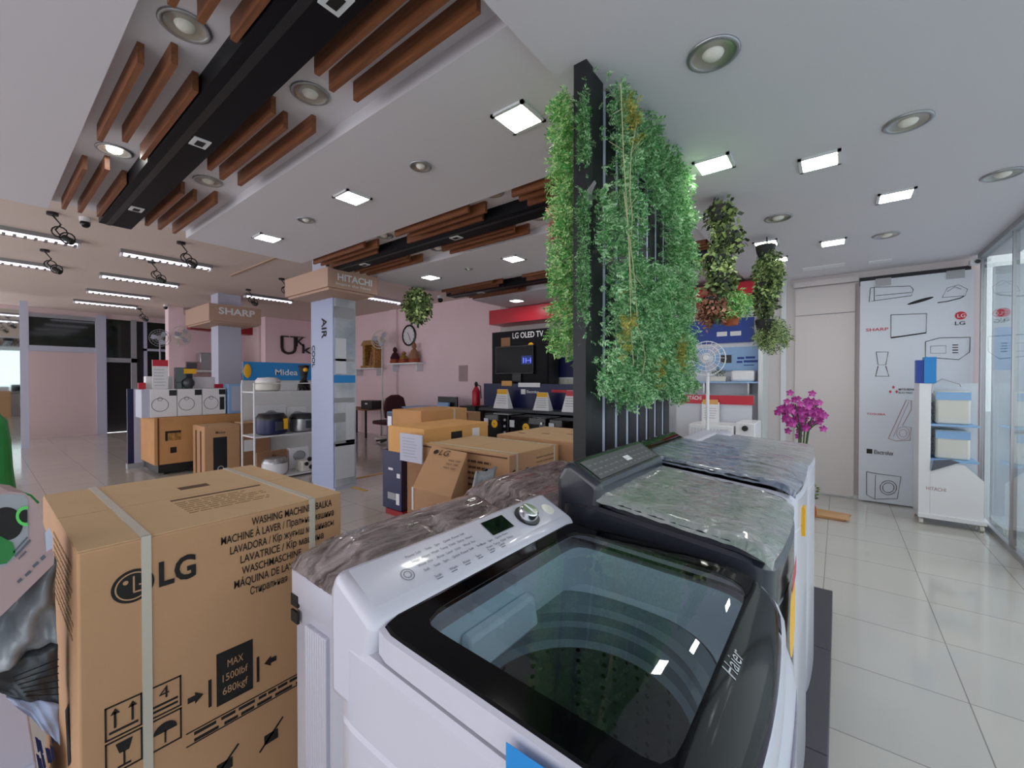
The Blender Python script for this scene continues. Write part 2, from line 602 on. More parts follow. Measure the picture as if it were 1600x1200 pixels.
def downlight(x, y, z, label, r=.095, lit=False, group='round recessed downlights'):
    t = thing('round_downlight', label, 'ceiling light', (x, y, z), group)
    MB().lathe([(r, 0), (r * 1.02, -.006), (r * .93, -.012), (r * .8, -.008), (r * .78, .0)], n=32).build('rim', M['steel'], t, smooth=True, local=True)
    MB().lathe([(r * .8, -.008), (r * .72, -.004), (r * .5, -.002), (r * .36, -.0015)], n=32).build('reflector', M['lamp_chrome'], t, smooth=True, local=True)
    MB().lathe([(r * .42, -.0015), (r * .36, -.012), (r * .18, -.02), (.001, -.022)], n=20).build('bulb', M['led'] if lit else M['lens'], t, smooth=True, local=True)
    return t


for x, y, l in ((-.416, 1.881, 'largest round downlight at the top, right of the green wall'),
                (.277, 2.996, 'second largest round downlight, upper right'),
                (.838, 4.139, 'round downlight cut by the right edge of the photo'),
                (-.402, 4.106, 'round downlight above the pale hanging plant, right of the first planter'),
                (.342, 5.212, 'round downlight near the white poster wall')):
    downlight(x, y, SZ, l, .1)
downlight(-2.139, 1.786, CZ, 'round downlight between two led panels in the front row', .07)
downlight(-3.636, 1.775, CZ, 'small round downlight between the left led panels', .07)
downlight(-3.64, 3.8, CZ, 'small round spot between the two led panels of the second row', .05)
downlight(-3.2, 5.85, CZ, 'small round spot beside the green wall above the red fascia', .05)
TZ = CZ + .07
TL = ((-2.12, .545, 'large round lamp at the left of the black strip, top left of the photo'),
      (-2.12, 1.06, 'round lamp right of the black strip, nearest tray'),
      (-3.62, .56, 'glowing round lamp at the left of the black strip, farther'),
      (-3.64, 1.065, 'round lamp right of the black strip, farther'),
      (-2.12, 2.48, 'round lamp left of the second strip, near the greenery'),
      (-3.62, 2.55, 'round lamp left of the second strip, farther'),
      (-2.1, 3.1, 'round lamp right of the second strip, near the greenery'),
      (-3.5, 3.16, 'round lamp right of the second strip, farther'),
      (-2.75, 4.55, 'round lamp on the third strip beside its long slats'))
for i, (x, y, l) in enumerate(TL):
    downlight(x, y, TZ, l, .09, lit=(i == 2), group='round lamps in the ceiling trays')

NM = ('first', 'second', 'third')
for k, (a, b) in enumerate(TR):
    dy = a - .38
    t = thing('slot_diffuser', 'long black linear slot unit down the middle of the %s ceiling tray' % NM[k], 'air diffuser', (-3, .78 + dy, TZ))
    B(-5.04, .675 + dy, CZ - .03, -1.02, .885 + dy, TZ).build('housing', M['displayblack'], t)
    B(-5.04, .72 + dy, CZ - .034, -1.02, .755 + dy, CZ - .029).build('slot', M['dark'], t)
    for xc in (-1.42, -2.88, -4.4):
        e = MB().box(xc - .055, .765 + dy, CZ - .036, xc + .055, .845 + dy, CZ - .03)
        o = e.build('sign_plate', M['whiteframe'], t)
        B(xc - .035, .785 + dy, CZ - .038, xc + .03, .825 + dy, CZ - .036).build('plate_mark', M['ink'], o)
    segs = [((-1.06, -1.93), (-1.06, -1.93), (-1.06, -1.93)), ((-2.38, -3.34), (-2.27, -3.24), (-2.40, -3.41)), ((-3.86, -4.9), (-3.75, -4.9), (-3.92, -4.9))]
    segr = [((-1.06, -1.85), (-1.06, -1.90), (-1.06, -1.875)), ((-2.29, -3.24), (-2.37, -3.33), (-2.28, -3.33)), ((-3.8, -4.85), (-3.88, -4.88), (-3.79, -4.9))]
    for side, seg, yy in (('left', segs, (.455, .545, .655)), ('right', segr, (.955, 1.05, 1.16))):
        for si, grp in enumerate(seg):
            for j, (x1, x0) in enumerate(grp):
                o = B(x0, yy[j] + dy - .012, CZ - .02, x1, yy[j] + dy + .012, TZ).build('wooden_ceiling_slat', M['wood'])
                tag(o, 'brown wooden slat, %s %s of the black strip, %s run, %s tray' % (('outermost', 'middle', 'innermost')[j if side == 'left' else 2 - j], side, ('nearest', 'middle', 'farthest')[si], NM[k]), 'ceiling slat', 'wooden slats in the ceiling trays')


def tube_light(x, y0, y1, label, lit=True):
    t = thing('fluorescent_batten', label, 'ceiling light', (x, (y0 + y1) / 2, BZ), 'fluorescent battens')
    lv = MB()
    k_ = y0 + .08
    while k_ < y1 - .06:
        lv.box(x - .065, k_, BZ - .085, x + .065, k_ + .03, BZ - .07)
        k_ += .085
    lv.build('louvre', M['steel'], t)
    MB().prism([(x - .09, BZ), (x - .07, BZ - .05), (x + .07, BZ - .05), (x + .09, BZ)], 'y', y0, y1).build('reflector_tray', M['steel'], t)
    for s in (-.035, .035):
        MB().cyl((x + s, y0 + .03, BZ - .065), (x + s, y1 - .03, BZ - .06), .009, n=8).build('tube', M['tube'], t)
    for yy in (y0 + .01, y1 - .03):
        B(x - .07, yy, BZ - .09, x + .07, yy + .02, BZ - .05).build('end_cap', M['white'], t)
    return t


for x, y0, y1, l in ((-7.9, -.2, .88, 'fluorescent batten cut by the left edge, nearest row'),
                     (-9.95, -.15, .9, 'fluorescent batten at the left edge, second row'),
                     (-7.95, 1.27, 2.36, 'long fluorescent batten left of the grey column cap, nearest row'),
                     (-9.95, 1.33, 2.42, 'fluorescent batten in the second row, left of the pale column'),
                     (-11.9, 1.4, 2.4, 'fluorescent batten in the third row before the dark window'),
                     (-13.7, 1.4, 2.5, 'thin far fluorescent batten just above the dark window'),
                     (-9.9, 3.52, 4.5, 'fluorescent batten between the two column signs'),
                     (-12.2, 3.6, 4.6, 'far fluorescent batten right of the smaller column sign'),
                     (-13.9, 3.6, 4.6, 'faint far fluorescent batten left of the smaller column sign'),
                     (-8.05, 5.2, 6.1, 'fluorescent batten right of the bigger column, by the ivy ball')):
    tube_light(x, y0, y1, l)


def wire_spot(px, py, x, label, s=1.0):
    p = at(px, py, 'z', BZ)
    t = thing('spot_light', label, 'spot light', tuple(p), 'small adjustable ceiling spots')
    MB().cyl((p.x, p.y, BZ), (p.x, p.y, BZ - .03), .04 * s).build('base', M['dark'], t)
    MB().tube([(p.x, p.y, BZ - .03), (p.x + .02, p.y + .05 * s, BZ - .1 * s), (p.x, p.y + .02, BZ - .15 * s), (p.x, p.y + .06, BZ - .2 * s)], .009, 6).build('arm', M['pot'], t)
    hd_ = MB()
    for k in range(2):
        cz_, cy_ = BZ - .17 * s - k * .05, p.y + .05 + k * .06
        hd_.tube([(p.x + .02, cy_ + .05 * s * math.cos(q_ * .5236), cz_ + .05 * s * math.sin(q_ * .5236)) for q_ in range(12)], .008, 5, True)
    hd_.cyl((p.x, p.y + .08, BZ - .2 * s), (p.x + .04 * s, p.y + .12 * s, BZ - .25 * s), .022 * s, .03 * s, 10).build('lamp_head', M['pot'], t)


for q in ((82, 332, 0, 'small wiry spot above the left fluorescent batten'), (283, 378, 0, 'pair of looped wiry spots nearest the ceiling edge'),
          (237, 408, 0, 'wiry spot between two battens left of the pale column'), (218, 482, 0, 'far dark spot above the dark doorway'),
          (440, 435, 0, 'wiry spot right of the pale column'), (70, 390, 0, 'small spot at the far left between two battens'),
          (388, 452, 0, 'wiry spot beside the pale column top')):
    wire_spot(*q, s=1.2)


def camera_dome(p, label, wall=False):
    t = thing('security_camera', label, 'camera', tuple(p))
    MB().cyl((p.x, p.y, p.z), (p.x, p.y, p.z - .05), .05).build('mount', M['white'], t)
    MB().ball((p.x, p.y, p.z - .07), .045).build('lens_dome', M['black'], t, smooth=True)


camera_dome(at(688, 462, 'z', CZ), 'small dark dome camera beside the ivy ball')
camera_dome(at(133, 340, 'z', BZ), 'flat dome camera near the first slatted tray end')
_p = at(257, 478, 'x', -13.05)
camera_dome(Vector((_p.x + .1, _p.y, BZ)), 'small camera on top of the far pink pillar')
p = at(1527, 408, 'y', 6.6)
t = thing('security_camera', 'white camera at the top right corner of the poster wall', 'camera', tuple(p))
B(p.x - .05, p.y, p.z - .03, p.x + .05, p.y + .1, p.z + .03).build('body', M['white'], t, bevel=.01)
MB().cyl((p.x, p.y, p.z), (p.x, p.y - .03, p.z - .01), .02).build('lens', M['dark'], t)
o = B(-.35, 6.15, SZ - .008, .05, 6.3, SZ).build('ceiling_vent', M['white'])
tag(o, 'faint white rectangular ceiling vent left of the far downlights', 'vent')
p = at(1375, 408, 'z', SZ)
o = B(p.x - .1, p.y - .06, SZ - .01, p.x + .1, p.y + .06, SZ).build('ceiling_vent', M['white'])
tag(o, 'small white ceiling vent just above the white poster', 'vent')

# ------------------------------------------------------------------ display plinth
t = thing('display_plinth', 'long low dark grey plinth carrying the row of top load washers', 'plinth', (-.4, 2.0, 0))
yy = -.5
for y1 in (-.2, .5, 1.19, 1.87, 2.61, 3.36):
    B(-.72, yy + .002, 0, -.02, y1 - .002, .15).build('plinth_block', M['plinth'], t, bevel=.003)
    yy = y1


# ------------------------------------------------------------------ top load washers
def sl(cx, cy, a, b, n, z, N=96, bulge=0):
    """rounded rectangle loop, z a number or a function of x,y"""
    out = []
    for i in range(N):
        th = 2 * math.pi * i / N
        c, s = math.cos(th), math.sin(th)
        r = (abs(c / a) ** n + abs(s / b) ** n) ** (-1 / n)
        x, y = r * c, r * s
        if x > 0: x += bulge * (1 - (y / b) ** 2)
        X, Y = cx + x, cy + y
        out.append((X, Y, z(X, Y) if callable(z) else z))
    return out


def washer_panel(t, pts, y0, y1, m):
    return MB().prism(pts, 'y', y0, y1).build('control_panel', m, t, bevel=.02, seg=4)


T = thing('top_load_washing_machine', 'white open-view washer with big see-through lid in the foreground', 'washing machine', (-.345, .63, .15))
cx, cy, ca, cb = -.3475, .63, .2875, .29
bl = .018
zt = lambda x, y=0: 1.15 - .045 * (x + .52) - 27 * max(0, x + .2) ** 3


def zrim(d): return lambda x, y: min(1.15, zt(max(x, -.52))) - d


MB().loft([sl(cx, cy, ca - .01, cb - .01, 12, .15, bulge=bl), sl(cx, cy, ca, cb, 12, .17, bulge=bl), sl(cx, cy, ca, cb, 12, .975, bulge=bl), sl(cx, cy, ca - .004, cb - .004, 12, .98, bulge=bl)], True).build('cabinet', M['washwhite'], T, smooth='auto')
lcx, lca, lcb = -.3, .225, .283
tc = MB()
tc.loft([sl(cx, cy, ca - .004, cb - .004, 12, .982, bulge=bl), sl(cx, cy, ca, cb, 12, .986, bulge=bl),
         sl(cx, cy, ca, cb, 12, zrim(.055), bulge=bl), sl(cx, cy, ca - .006, cb - .006, 12, zrim(.047), bulge=bl),
         sl(lcx + .002, cy, .183, .236, 12, lambda x, y: zt(x) - .035)])
tc.build('top_cover', M['washwhite'], T, smooth='auto')
MB().loft([sl(lcx + .002, cy, .183, .236, 12, lambda x, y: zt(x) - .035), sl(lcx, cy, .180, .233, 10, 1.03),
           sl(-.345, .63, .212, .222, 2.6, 1.022)]).build('tub_deck', M['tubgrey'], T, smooth='auto')
MB().loft([sl(-.35, .63, .213, .222, 2.6, 1.0215), sl(-.35, .63, .215, .222, 2.2, .995), sl(-.35, .63, .205, .212, 2, .985), sl(-.35, .63, .207, .214, 2, .965),
           sl(-.35, .63, .196, .203, 2, .958), sl(-.35, .63, .198, .205, 2, .93), sl(-.348, .63, .186, .193, 2, .92)]).build('tub_ring', M['tubring'], T, smooth='auto')
MB().loft([sl(-.345, .63, .187, .194, 2, .921), sl(-.345, .63, .19, .197, 2, .90), sl(-.345, .63, .19, .197, 2, .60), sl(-.345, .63, .15, .15, 2, .55)], False, True).build('drum', M['drum'], T, smooth='auto')
db = MB().prism([(-.480, 1.088), (-.457, 1.084), (-.447, 1.03), (-.480, 1.03)], 'y', .48, .66)
o = db.build('detergent_drawer', M['tubgrey'], T, bevel=.006)
# lid: white side rim, black border, glass
rim = MB()
rim.loft([sl(lcx, cy, lca, lcb + .002, 20, lambda x, y: zt(x) - .04, bulge=bl), sl(lcx, cy, lca, lcb + .002, 20, lambda x, y: zt(x) - .006, bulge=bl),
          sl(lcx, cy, lca - .006, lcb - .004, 20, lambda x, y: zt(x) - .003, bulge=bl)])
rimo = rim.build('lid_rim', M['washwhite'], T, smooth='auto')
LF = MB()
LF.loft([sl(lcx - .002, cy, lca - .008, lcb - .004, 20, lambda x, y: zt(x) - .004, bulge=bl), *[sl(lcx - .002 - .002 * k / 7, cy, (lca - .01) + (.179 - lca + .01) * k / 7, (lcb - .007) + (.232 - lcb + .007) * k / 7, 20 - 6 * k / 7, lambda x, y: zt(x), bulge=bl * (1 - k / 7)) for k in range(8)], sl(lcx - .004, cy, .177, .23, 14, lambda x, y: zt(x) - .006)])
LF.build('lid_border', M['lidblack'], T, smooth='auto')
MB().loft([sl(lcx - .004, cy, .1785 * k / 14, .2315 * k / 14, 2 + k * 12 / 14, lambda x, y: zt(x) - .001) for k in range(14, 0, -1)], False, True).build('lid_glass', M['lidglass'], T, smooth=True)
ht_ = MB().text('Haier', (-.103, .607, 1.1), (0, 1, 0), (-1, 0, 0), width=.058, size=.024, depth=0)
ht_.v = [(x, y, zt(x) + .0009) for x, y, z in ht_.v]
ht_.build('brand_lettering', M['steel'], T)
B(-.268, .334, 1.095, -.10, .3345, 1.126).build('blue_sticker', M['blue'], T)
cp = washer_panel(T, [(-.636, 1.0), (-.636, 1.17), (-.622, 1.2), (-.605, 1.2), (-.518, 1.158), (-.512, 1.14), (-.53, 1.09), (-.53, 1.0)], .342, .918, M['washwhite'])
UPV = Vector((-.087, 0, .042)).normalized()


def onp(y, s, h=.0015):      # point of the sloped control panel
    q = Vector((-.518, y, 1.158)) + UPV * s
    return q + Vector((.042, 0, .087)).normalized() * h


def onpanel_quad(mb, y0, s0, y1, s1, h=.0015):
    mb.poly([onp(y0, s0, h), onp(y1, s0, h), onp(y1, s1, h), onp(y0, s1, h)])
    return mb


onpanel_quad(MB(), .655, .045, .725, .085).build('display', M['black'], T)
nrm = Vector((.042, 0, .087)).normalized()
q = onp(.785, .055, 0)
MB().cyl(q, q + nrm * .004, .031, n=32).build('dial_ring', M['dark'], T)
ko = MB().cyl(q, q + nrm * .022, .025, .022, n=32).build('dial_knob', M['chrome'], T, bevel=.003)
MB().poly([q + nrm * .0225 + UPV * a + Vector((0, 1, 0)) * b for a, b in ((-.018, -.003), (.018, -.003), (.018, .003), (-.018, .003))]).build('knob_pointer', M['white'], ko)
q = onp(.865, .05, 0)
MB().cyl(q, q + nrm * .003, .017, n=24).build('start_button', M['lens'], T)
pm = MB()
q = onp(.437, .045, .001)
for r in (.012, .007):
    for i in range(24):
        a0, a1 = 2 * math.pi * i / 24, 2 * math.pi * (i + 1) / 24
        pm.poly([q + UPV * (math.sin(a) * rr) + Vector((0, math.cos(a) * rr, 0)) for a, rr in ((a0, r), (a1, r), (a1, r - .0012), (a0, r - .0012))])
words = ['Power', 'Delay', 'Wool', 'Soft', 'Heavy', 'Eco', 'Soak', 'Wash', 'Rinse', 'Spin', 'Temp', 'Level', 'Quick', 'Child', 'Lock']
random.seed(3)
for col in range(11):
    for row in range(4 if col < 7 else 2):
        y = .455 + col * .022 + row * .004
        s = (.075 - row * .013) if col < 7 else (.035 - row * .012)
        pm.text(words[(col * 3 + row) % len(words)], onp(y, s, .001), (0, 1, 0), UPV, size=.0075)
for col in range(6):
    onpanel_quad(pm, .475 + col * .034, .012, .477 + col * .034 + .012, .0135, .001)
    pm.text(words[col + 6], onp(.475 + col * .034, .016, .001), (0, 1, 0), UPV, size=.008)
pm.build('panel_lettering', M['inkgrey'], T)

# graphite washer
zd = lambda x, y=0: 1.205 - .12 * (x + .5) - 3 * max(0, x + .17) ** 2


def closed_washer(name, label, y0, y1, xb, xf, body, lidm, filmm, ztop, pan, group=None, lidside=None):
    t = thing(name, label, 'washing machine', ((xb + xf) / 2, (y0 + y1) / 2, .15), group)
    cx, cy, a, b = (xb + xf) / 2, (y0 + y1) / 2, (xf - xb) / 2, (y1 - y0) / 2
    xl = pan[-2][0]
    MB().loft([sl(cx, cy, a - .01, b - .01, 12, .15, bulge=.015), sl(cx, cy, a, b, 12, .17, bulge=.015), sl(cx, cy, a, b, 12, 1.03, bulge=.015), sl(cx, cy, a - .003, b - .003, 12, 1.034, bulge=.015),
               sl(cx, cy, a, b, 12, 1.038, bulge=.015), sl(cx, cy, a, b, 12, lambda x, y: ztop(max(x, xl)) - .03, bulge=.015), sl(cx, cy, a - .01, b - .008, 12, lambda x, y: ztop(max(x, xl)) - .022, bulge=.015)], True, True).build('cabinet', body, t, smooth='auto')
    lc, la = (xl + xf) / 2 - .003, (xf - xl) / 2 - .004
    MB().loft([sl(lc, cy, la, b - .012, 12, lambda x, y: ztop(x) - .022, bulge=.015), sl(lc, cy, la, b - .012, 12, lambda x, y: ztop(x) - .004, bulge=.015), sl(lc, cy, la - .01, b - .02, 12, lambda x, y: ztop(x), bulge=.015)], True, True).build('lid', lidm, t, smooth='auto')
    # crinkled stretch film lying on the lid
    fm = MB()
    NX, NY = 26, 30
    rr = random.Random(int(y0 * 100))
    rows = []
    for i in range(NX + 1):
        row = []
        for j in range(NY + 1):
            u, v = i / NX, j / NY
            x = lc - la + .004 + u * (2 * la + .004)
            y = cy + (v - .5) * 2 * (b - .006)
            edge = max(0, abs(v - .5) * 2 - .93) / .07
            edf = max(0, u - .95) / .05
            row.append((x + (.012 if u > .97 else 0) * (1 - (2 * v - 1) ** 2), y, ztop(x) + .004 + rr.random() * .0035 - .016 * edge - .008 * edf))
        rows.append(row)
    vs = [p for r in rows for p in r]
    fs = [(i * (NY + 1) + j, (i + 1) * (NY + 1) + j, (i + 1) * (NY + 1) + j + 1, i * (NY + 1) + j + 1) for i in range(NX) for j in range(NY)]
    fm.add(vs, fs)
    fm.build('stretch_film', filmm, t, smooth=True)
    MB().prism(pan, 'y', y0 + .006, y1 - .006).build('control_panel', lidm if lidside is None else lidside, t, bevel=.018, seg=4)
    return t


D = closed_washer('top_load_washing_machine', 'dark graphite washer with film covered lid beside the black slatted screen', .955, 1.455, -.60, -.10, M['washdark'], M['washdark'], M['film'], zd,
                  [(-.60, 1.0), (-.60, 1.235), (-.575, 1.28), (-.55, 1.282), (-.475, 1.238), (-.468, 1.22), (-.485, 1.1), (-.485, 1.0)])
sn = Vector((.044, 0, .075)).normalized()
su = Vector((-.075, 0, .044)).normalized()
po = Vector((-.475, 0, 1.238)) + sn * .0015
pg = MB()
pg.poly([po + su * a + Vector((0, b, 0)) for a, b in ((.008, .99), (.008, 1.42), (.078, 1.42), (.078, .99))])
pf = pg.build('panel_face', M['panelgrey'], D)
pt = MB()
for c in range(12):
    for r in range(3):
        pt.text('AUTO RINSE SOAK SPIN'.split()[(c + r) % 4], po + sn * .001 + su * (.018 + r * .018) + Vector((0, 1.0 + c * .034, 0)), (0, 1, 0), su, size=.008)
pt.build('panel_lettering', M['grey'], pf)
pq = MB()
pq.poly([po + sn * .001 + su * a + Vector((0, b, 0)) for a, b in ((.03, 1.21), (.03, 1.25), (.05, 1.25), (.05, 1.21))])
pq.build('panel_sticker', M['white'], pf)
st = thing('price_sticker', 'yellow and red oval sticker on the front of the graphite washer', 'sticker', (-.08, 1.2, 1.0))
os_ = MB()
os_.poly([(-.0775, 1.13 + .075 * math.cos(i * math.pi / 12), .965 + .085 * math.sin(i * math.pi / 12)) for i in range(24)])
os_.build('yellow_oval', M['yellow'], st)
os2 = MB()
os2.poly([(-.078 + .002, 1.13 + .06 * a, 1.03 + .03 * b) for a, b in ((-.6, 0), (1.1, .3), (1.1, 1.9), (.2, 1.6), (-.7, 1.0))])
os2.build('red_banner', M['red'], st)
G3 = closed_washer('top_load_washing_machine', 'washer with bluish film over its glossy lid, behind the graphite one', 1.50, 2.06, -.66, -.10, M['washwhite'], M['black'], M['filmblue'], lambda x, y=0: 1.215 - .10 * (x + .5) - 3 * max(0, x + .17) ** 2,
                   [(-.66, 1.0), (-.66, 1.22), (-.64, 1.25), (-.61, 1.25), (-.565, 1.225), (-.555, 1.21), (-.575, 1.1), (-.575, 1.0)])
B(-.093, 1.62, 1.0, -.08, 1.66, 1.09).build('yellow_label', M['yellow'], G3)
G4 = closed_washer('top_load_washing_machine', 'white washer mostly hidden behind the bluish film covered one', 2.12, 2.7, -.66, -.10, M['washwhite'], M['washwhite'], M['bag'], lambda x, y=0: 1.17 - .08 * (x + .5),
                   [(-.66, 1.0), (-.66, 1.18), (-.64, 1.2), (-.61, 1.2), (-.565, 1.19), (-.555, 1.17), (-.575, 1.1), (-.575, 1.0)])
G5 = closed_washer('top_load_washing_machine', 'white washer at the far end of the dark plinth', 2.76, 3.33, -.68, -.13, M['washwhite'], M['washwhite'], M['bag'], lambda x, y=0: 1.1 - .06 * (x + .5),
                   [(-.68, 1.0), (-.68, 1.12), (-.66, 1.14), (-.63, 1.14), (-.585, 1.12), (-.575, 1.1), (-.595, 1.05), (-.595, 1.0)])


# ------------------------------------------------------------------ twin tub washers behind
def twin(label, y0, y1, x0, x1, z, seed):
    t = thing('twin_tub_washing_machine', label, 'washing machine', ((x0 + x1) / 2, (y0 + y1) / 2, 0))
    ch = .16
    foot = [(x0, y0), (x1 - ch, y0), (x1, y0 + ch * .7), (x1, y1), (x0, y1)]

    def lp(d, zz): 
        c = Vector(((x0 + x1) / 2, (y0 + y1) / 2))
        return [(c.x + (p[0] - c.x) * (1 - d), c.y + (p[1] - c.y) * (1 - d), zz) for p in foot]
    MB().loft([lp(.03, 0), lp(.03, .05), lp(.03, z - .14), lp(.0, z - .12), lp(0, z - .03), lp(.01, z - .02)], True, True).build('cabinet', M['washwhite'], t, bevel=.012)
    rb = MB()
    n = 9
    for i in range(n):
        xx = x0 + .09 + i * ((x1 - ch) - x0 - .13) / n
        rb.box(xx, y0 - .002, .15, xx + .014, y0 + .02, z - .17)
    rb.build('side_ribs', M['washwhite'], t, bevel=.004)
    for zz in (z - .10, z - .15):
        B(x0 + .008, y0 - .003, zz - .035, x0 + .05, y0 + .004, zz).build('energy_label', M['ink'], t)
    rr = random.Random(seed)
    NX, NY = 20, 34
    vs, fs = [], []
    for i in range(NX + 1):
        for j in range(NY + 1):
            u, v = i / NX, j / NY
            y = y0 - .004 + v * (y1 - y0 + .008)
            xm = x1 + .004 - (max(0, ch * .7 - (y - y0)) / (ch * .7)) * ch
            x = x0 - .004 + u * (xm - x0 + .004)
            hump = .055 * math.exp(-((u - .22) / .28) ** 2) * min(1, v * 5 + .15)
            lidh = .02 * (1 if .12 < v < .52 or .58 < v < .95 else 0) * (1 if u > .35 and u < .92 else 0)
            e = 1 if (i in (0, NX) or j in (0, NY)) else 0
            vs.append((x, y, z + hump + lidh + rr.uniform(-.0015, .002) - e * .03))
    for i in range(NX):
        for j in range(NY):
            a = i * (NY + 1) + j
            fs.append((a, a + NY + 1, a + NY + 2, a + 1))
    MB().add(vs, fs).build('film_wrapped_top', M['filmbrown'], t, smooth=True)
    return t


twin('white twin tub washer wrapped in brown tinted film, beside the big carton', .6, 1.36, -1.34, -.93, .94, 3)
twin('second twin tub washer with dark glossy film, nearer the slatted screen', 1.42, 2.18, -1.4, -.98, .96, 5)


# ------------------------------------------------------------------ print helpers
def rc(mb, px0, py0, px1, py1, ax, val, d=.002):
    a, b = at(px0, py0, ax, val), at(px1, py1, ax, val)
    if ax == 'x': return mb.box(val, a.y, a.z, val + d, b.y, b.z)
    return mb.box(a.x, val - d, a.z, b.x, val, b.z)


def tx(mb, s, px, py, px2, ax, val, size=None, d=.003, slant=0, bold=.012):
    a, b = at(px, py, ax, val), at(px2, py, ax, val)
    r = (0, 1, 0) if ax == 'x' else (1, 0, 0)
    w = (b - a).dot(Vector(r))
    return mb.text(s, a, r, (0, 0, 1), size=size, width=w, depth=d, shear=slant, bold=bold)


def lines(mb, n, u0, u1, z1, dz, ax, val, h=.008, d=.002, jag=True, rnd=random.Random(5)):
    """rows of small print as thin broken strokes"""
    for i in range(n):
        z = z1 - i * dz
        u = u0
        end = u1 - (rnd.random() * .25 * (u1 - u0) if jag else 0)
        while u < end:
            w = min(end - u, (u1 - u0) * rnd.uniform(.05, .14))
            if ax == 'x': mb.box(val, u, z, val + d, u + w, z + h)
            elif ax == 'y': mb.box(u, val - d, z, u + w, val, z + h)
            else: mb.box(z, u, val, z + h, u + w, val + d)
            u += w * 1.25


# ------------------------------------------------------------------ big washing machine carton
X1, X0, Y0, Y1, H = -1.55, -2.42, .16, .89, 1.05
T = thing('appliance_carton', 'big kraft carton for a washing machine with two straps and a round logo', 'cardboard box', ((X0 + X1) / 2, (Y0 + Y1) / 2, 0))
B(X0, Y0, 0, X1, Y1, H).build('carton_body', M['card'], T, bevel=.006)
fl = MB()
fl.box(X0 + .002, Y0 + .002, H, (X0 + X1) / 2 + .008, Y1 - .002, H + .003)
fl.box((X0 + X1) / 2 + .014, Y0 + .002, H, X1 - .002, Y1 - .002, H + .003)
fl.build('top_flap', M['cardtop'], T)
sm = MB()
sm.box((X0 + X1) / 2 + .05, Y0 + .28, H + .003, (X0 + X1) / 2 + .065, Y0 + .58, H + .0045)
B(X0 + .28, Y0 + .35, H + .003, X0 + .33, Y0 + .45, H + .0045).build('grip_hole', M['inkbrown'], T)
sm.build('grip_slot', M['inkbrown'], T)
fp = MB()
for k in range(7):
    lines(fp, 1, Y0 + .28, Y0 + .55, -1.88 + k * .028, .02, 'z', H + .003, .006, .0012)
fp.build('faint_top_print', M['inkfaint'], T)
for k, (pxs, pys) in enumerate(((228, 838), (487, 778))):
    ys_ = at(pxs, pys, 'x', X1).y
    s = MB()
    s.box(X0 - .003, ys_ - .011, H + .003, X1 + .003, ys_ + .011, H + .006)
    s.box(X1, ys_ - .011, 0, X1 + .004, ys_ + .011, H + .006)
    s.build('packing_strap', M['strap'], T)
pr = MB()
p3_ = MB()
cc = at(208, 915, 'x', X1)
R = .046
pr.poly([(X1 + .002, cc.y + R * math.cos(a * math.pi / 18), cc.z + R * math.sin(a * math.pi / 18)) for a in range(36)])
tx(pr, 'LG', 248, 916, 306, 'x', X1, size=.098, bold=.03)
pr.build('brand_logo_print', M['ink'], T)
pr = MB()
tx(pr, 'WASHING MACHINE / BALKA', 393, 821, 518, 'x', X1, size=.037)
zz = [at(393, 821, 'x', X1).z - .037 * i for i in range(8)]
for i, (s, p0, p1) in enumerate((('MACHINE À LAVER / Пральна машина', 345, 521), ('LAVADORA / Кір жуғыш машинасы', 359, 521), ('LAVATRICE / Кір машина', 375, 505),
                                 ('WASCHMASCHINE', 377, 470), ('MÁQUINA DE LAVAR', 365, 470), ('Стиральная', 390, 448))):
    a, b = at(p0, 850, 'x', X1), at(p1, 850, 'x', X1)
    pr.text(s, (X1, a.y, zz[0] - .0385 * (i + 1)), (0, 1, 0), (0, 0, 1), size=.036, width=b.y - a.y, depth=.003, bold=.012)
pr.build('product_lettering', M['ink'], T)
pr = MB()
# handling marks
a, b = at(338, 1023, 'x', X1), at(395, 1075, 'x', X1)
LZ0, LZ1 = b.z, a.z
pr.box(X1, a.y, LZ0, X1 + .002, b.y, LZ1)
for yy_ in (a.y - .022, b.y + .012):
    pr.box(X1, yy_, LZ0 + .012, X1 + .002, yy_ + .008, LZ1 - .07)
for yy_, sg in ((a.y - .035, 1), (b.y + .035, -1)):
    zc = (LZ0 + LZ1) / 2 - .02
    pr.poly([(X1 + .002, yy_, zc), (X1 + .002, yy_ - sg * .022, zc - .018), (X1 + .002, yy_ - sg * .022, zc + .018)][::sg])
    pr.box(X1, yy_ - sg * .022, zc - .008, X1 + .002, yy_ - sg * .04, zc + .008)
MID_Y = (a.y + b.y) / 2


def frame(mb, y0, z0, y1, z1, w=.004):
    for q in ((y0, z0, y1, z0 + w), (y0, z1 - w, y1, z1), (y0, z0, y0 + w, z1), (y1 - w, z0, y1, z1)):
        mb.box(X1, q[0], q[1], X1 + .002, q[2], q[3])


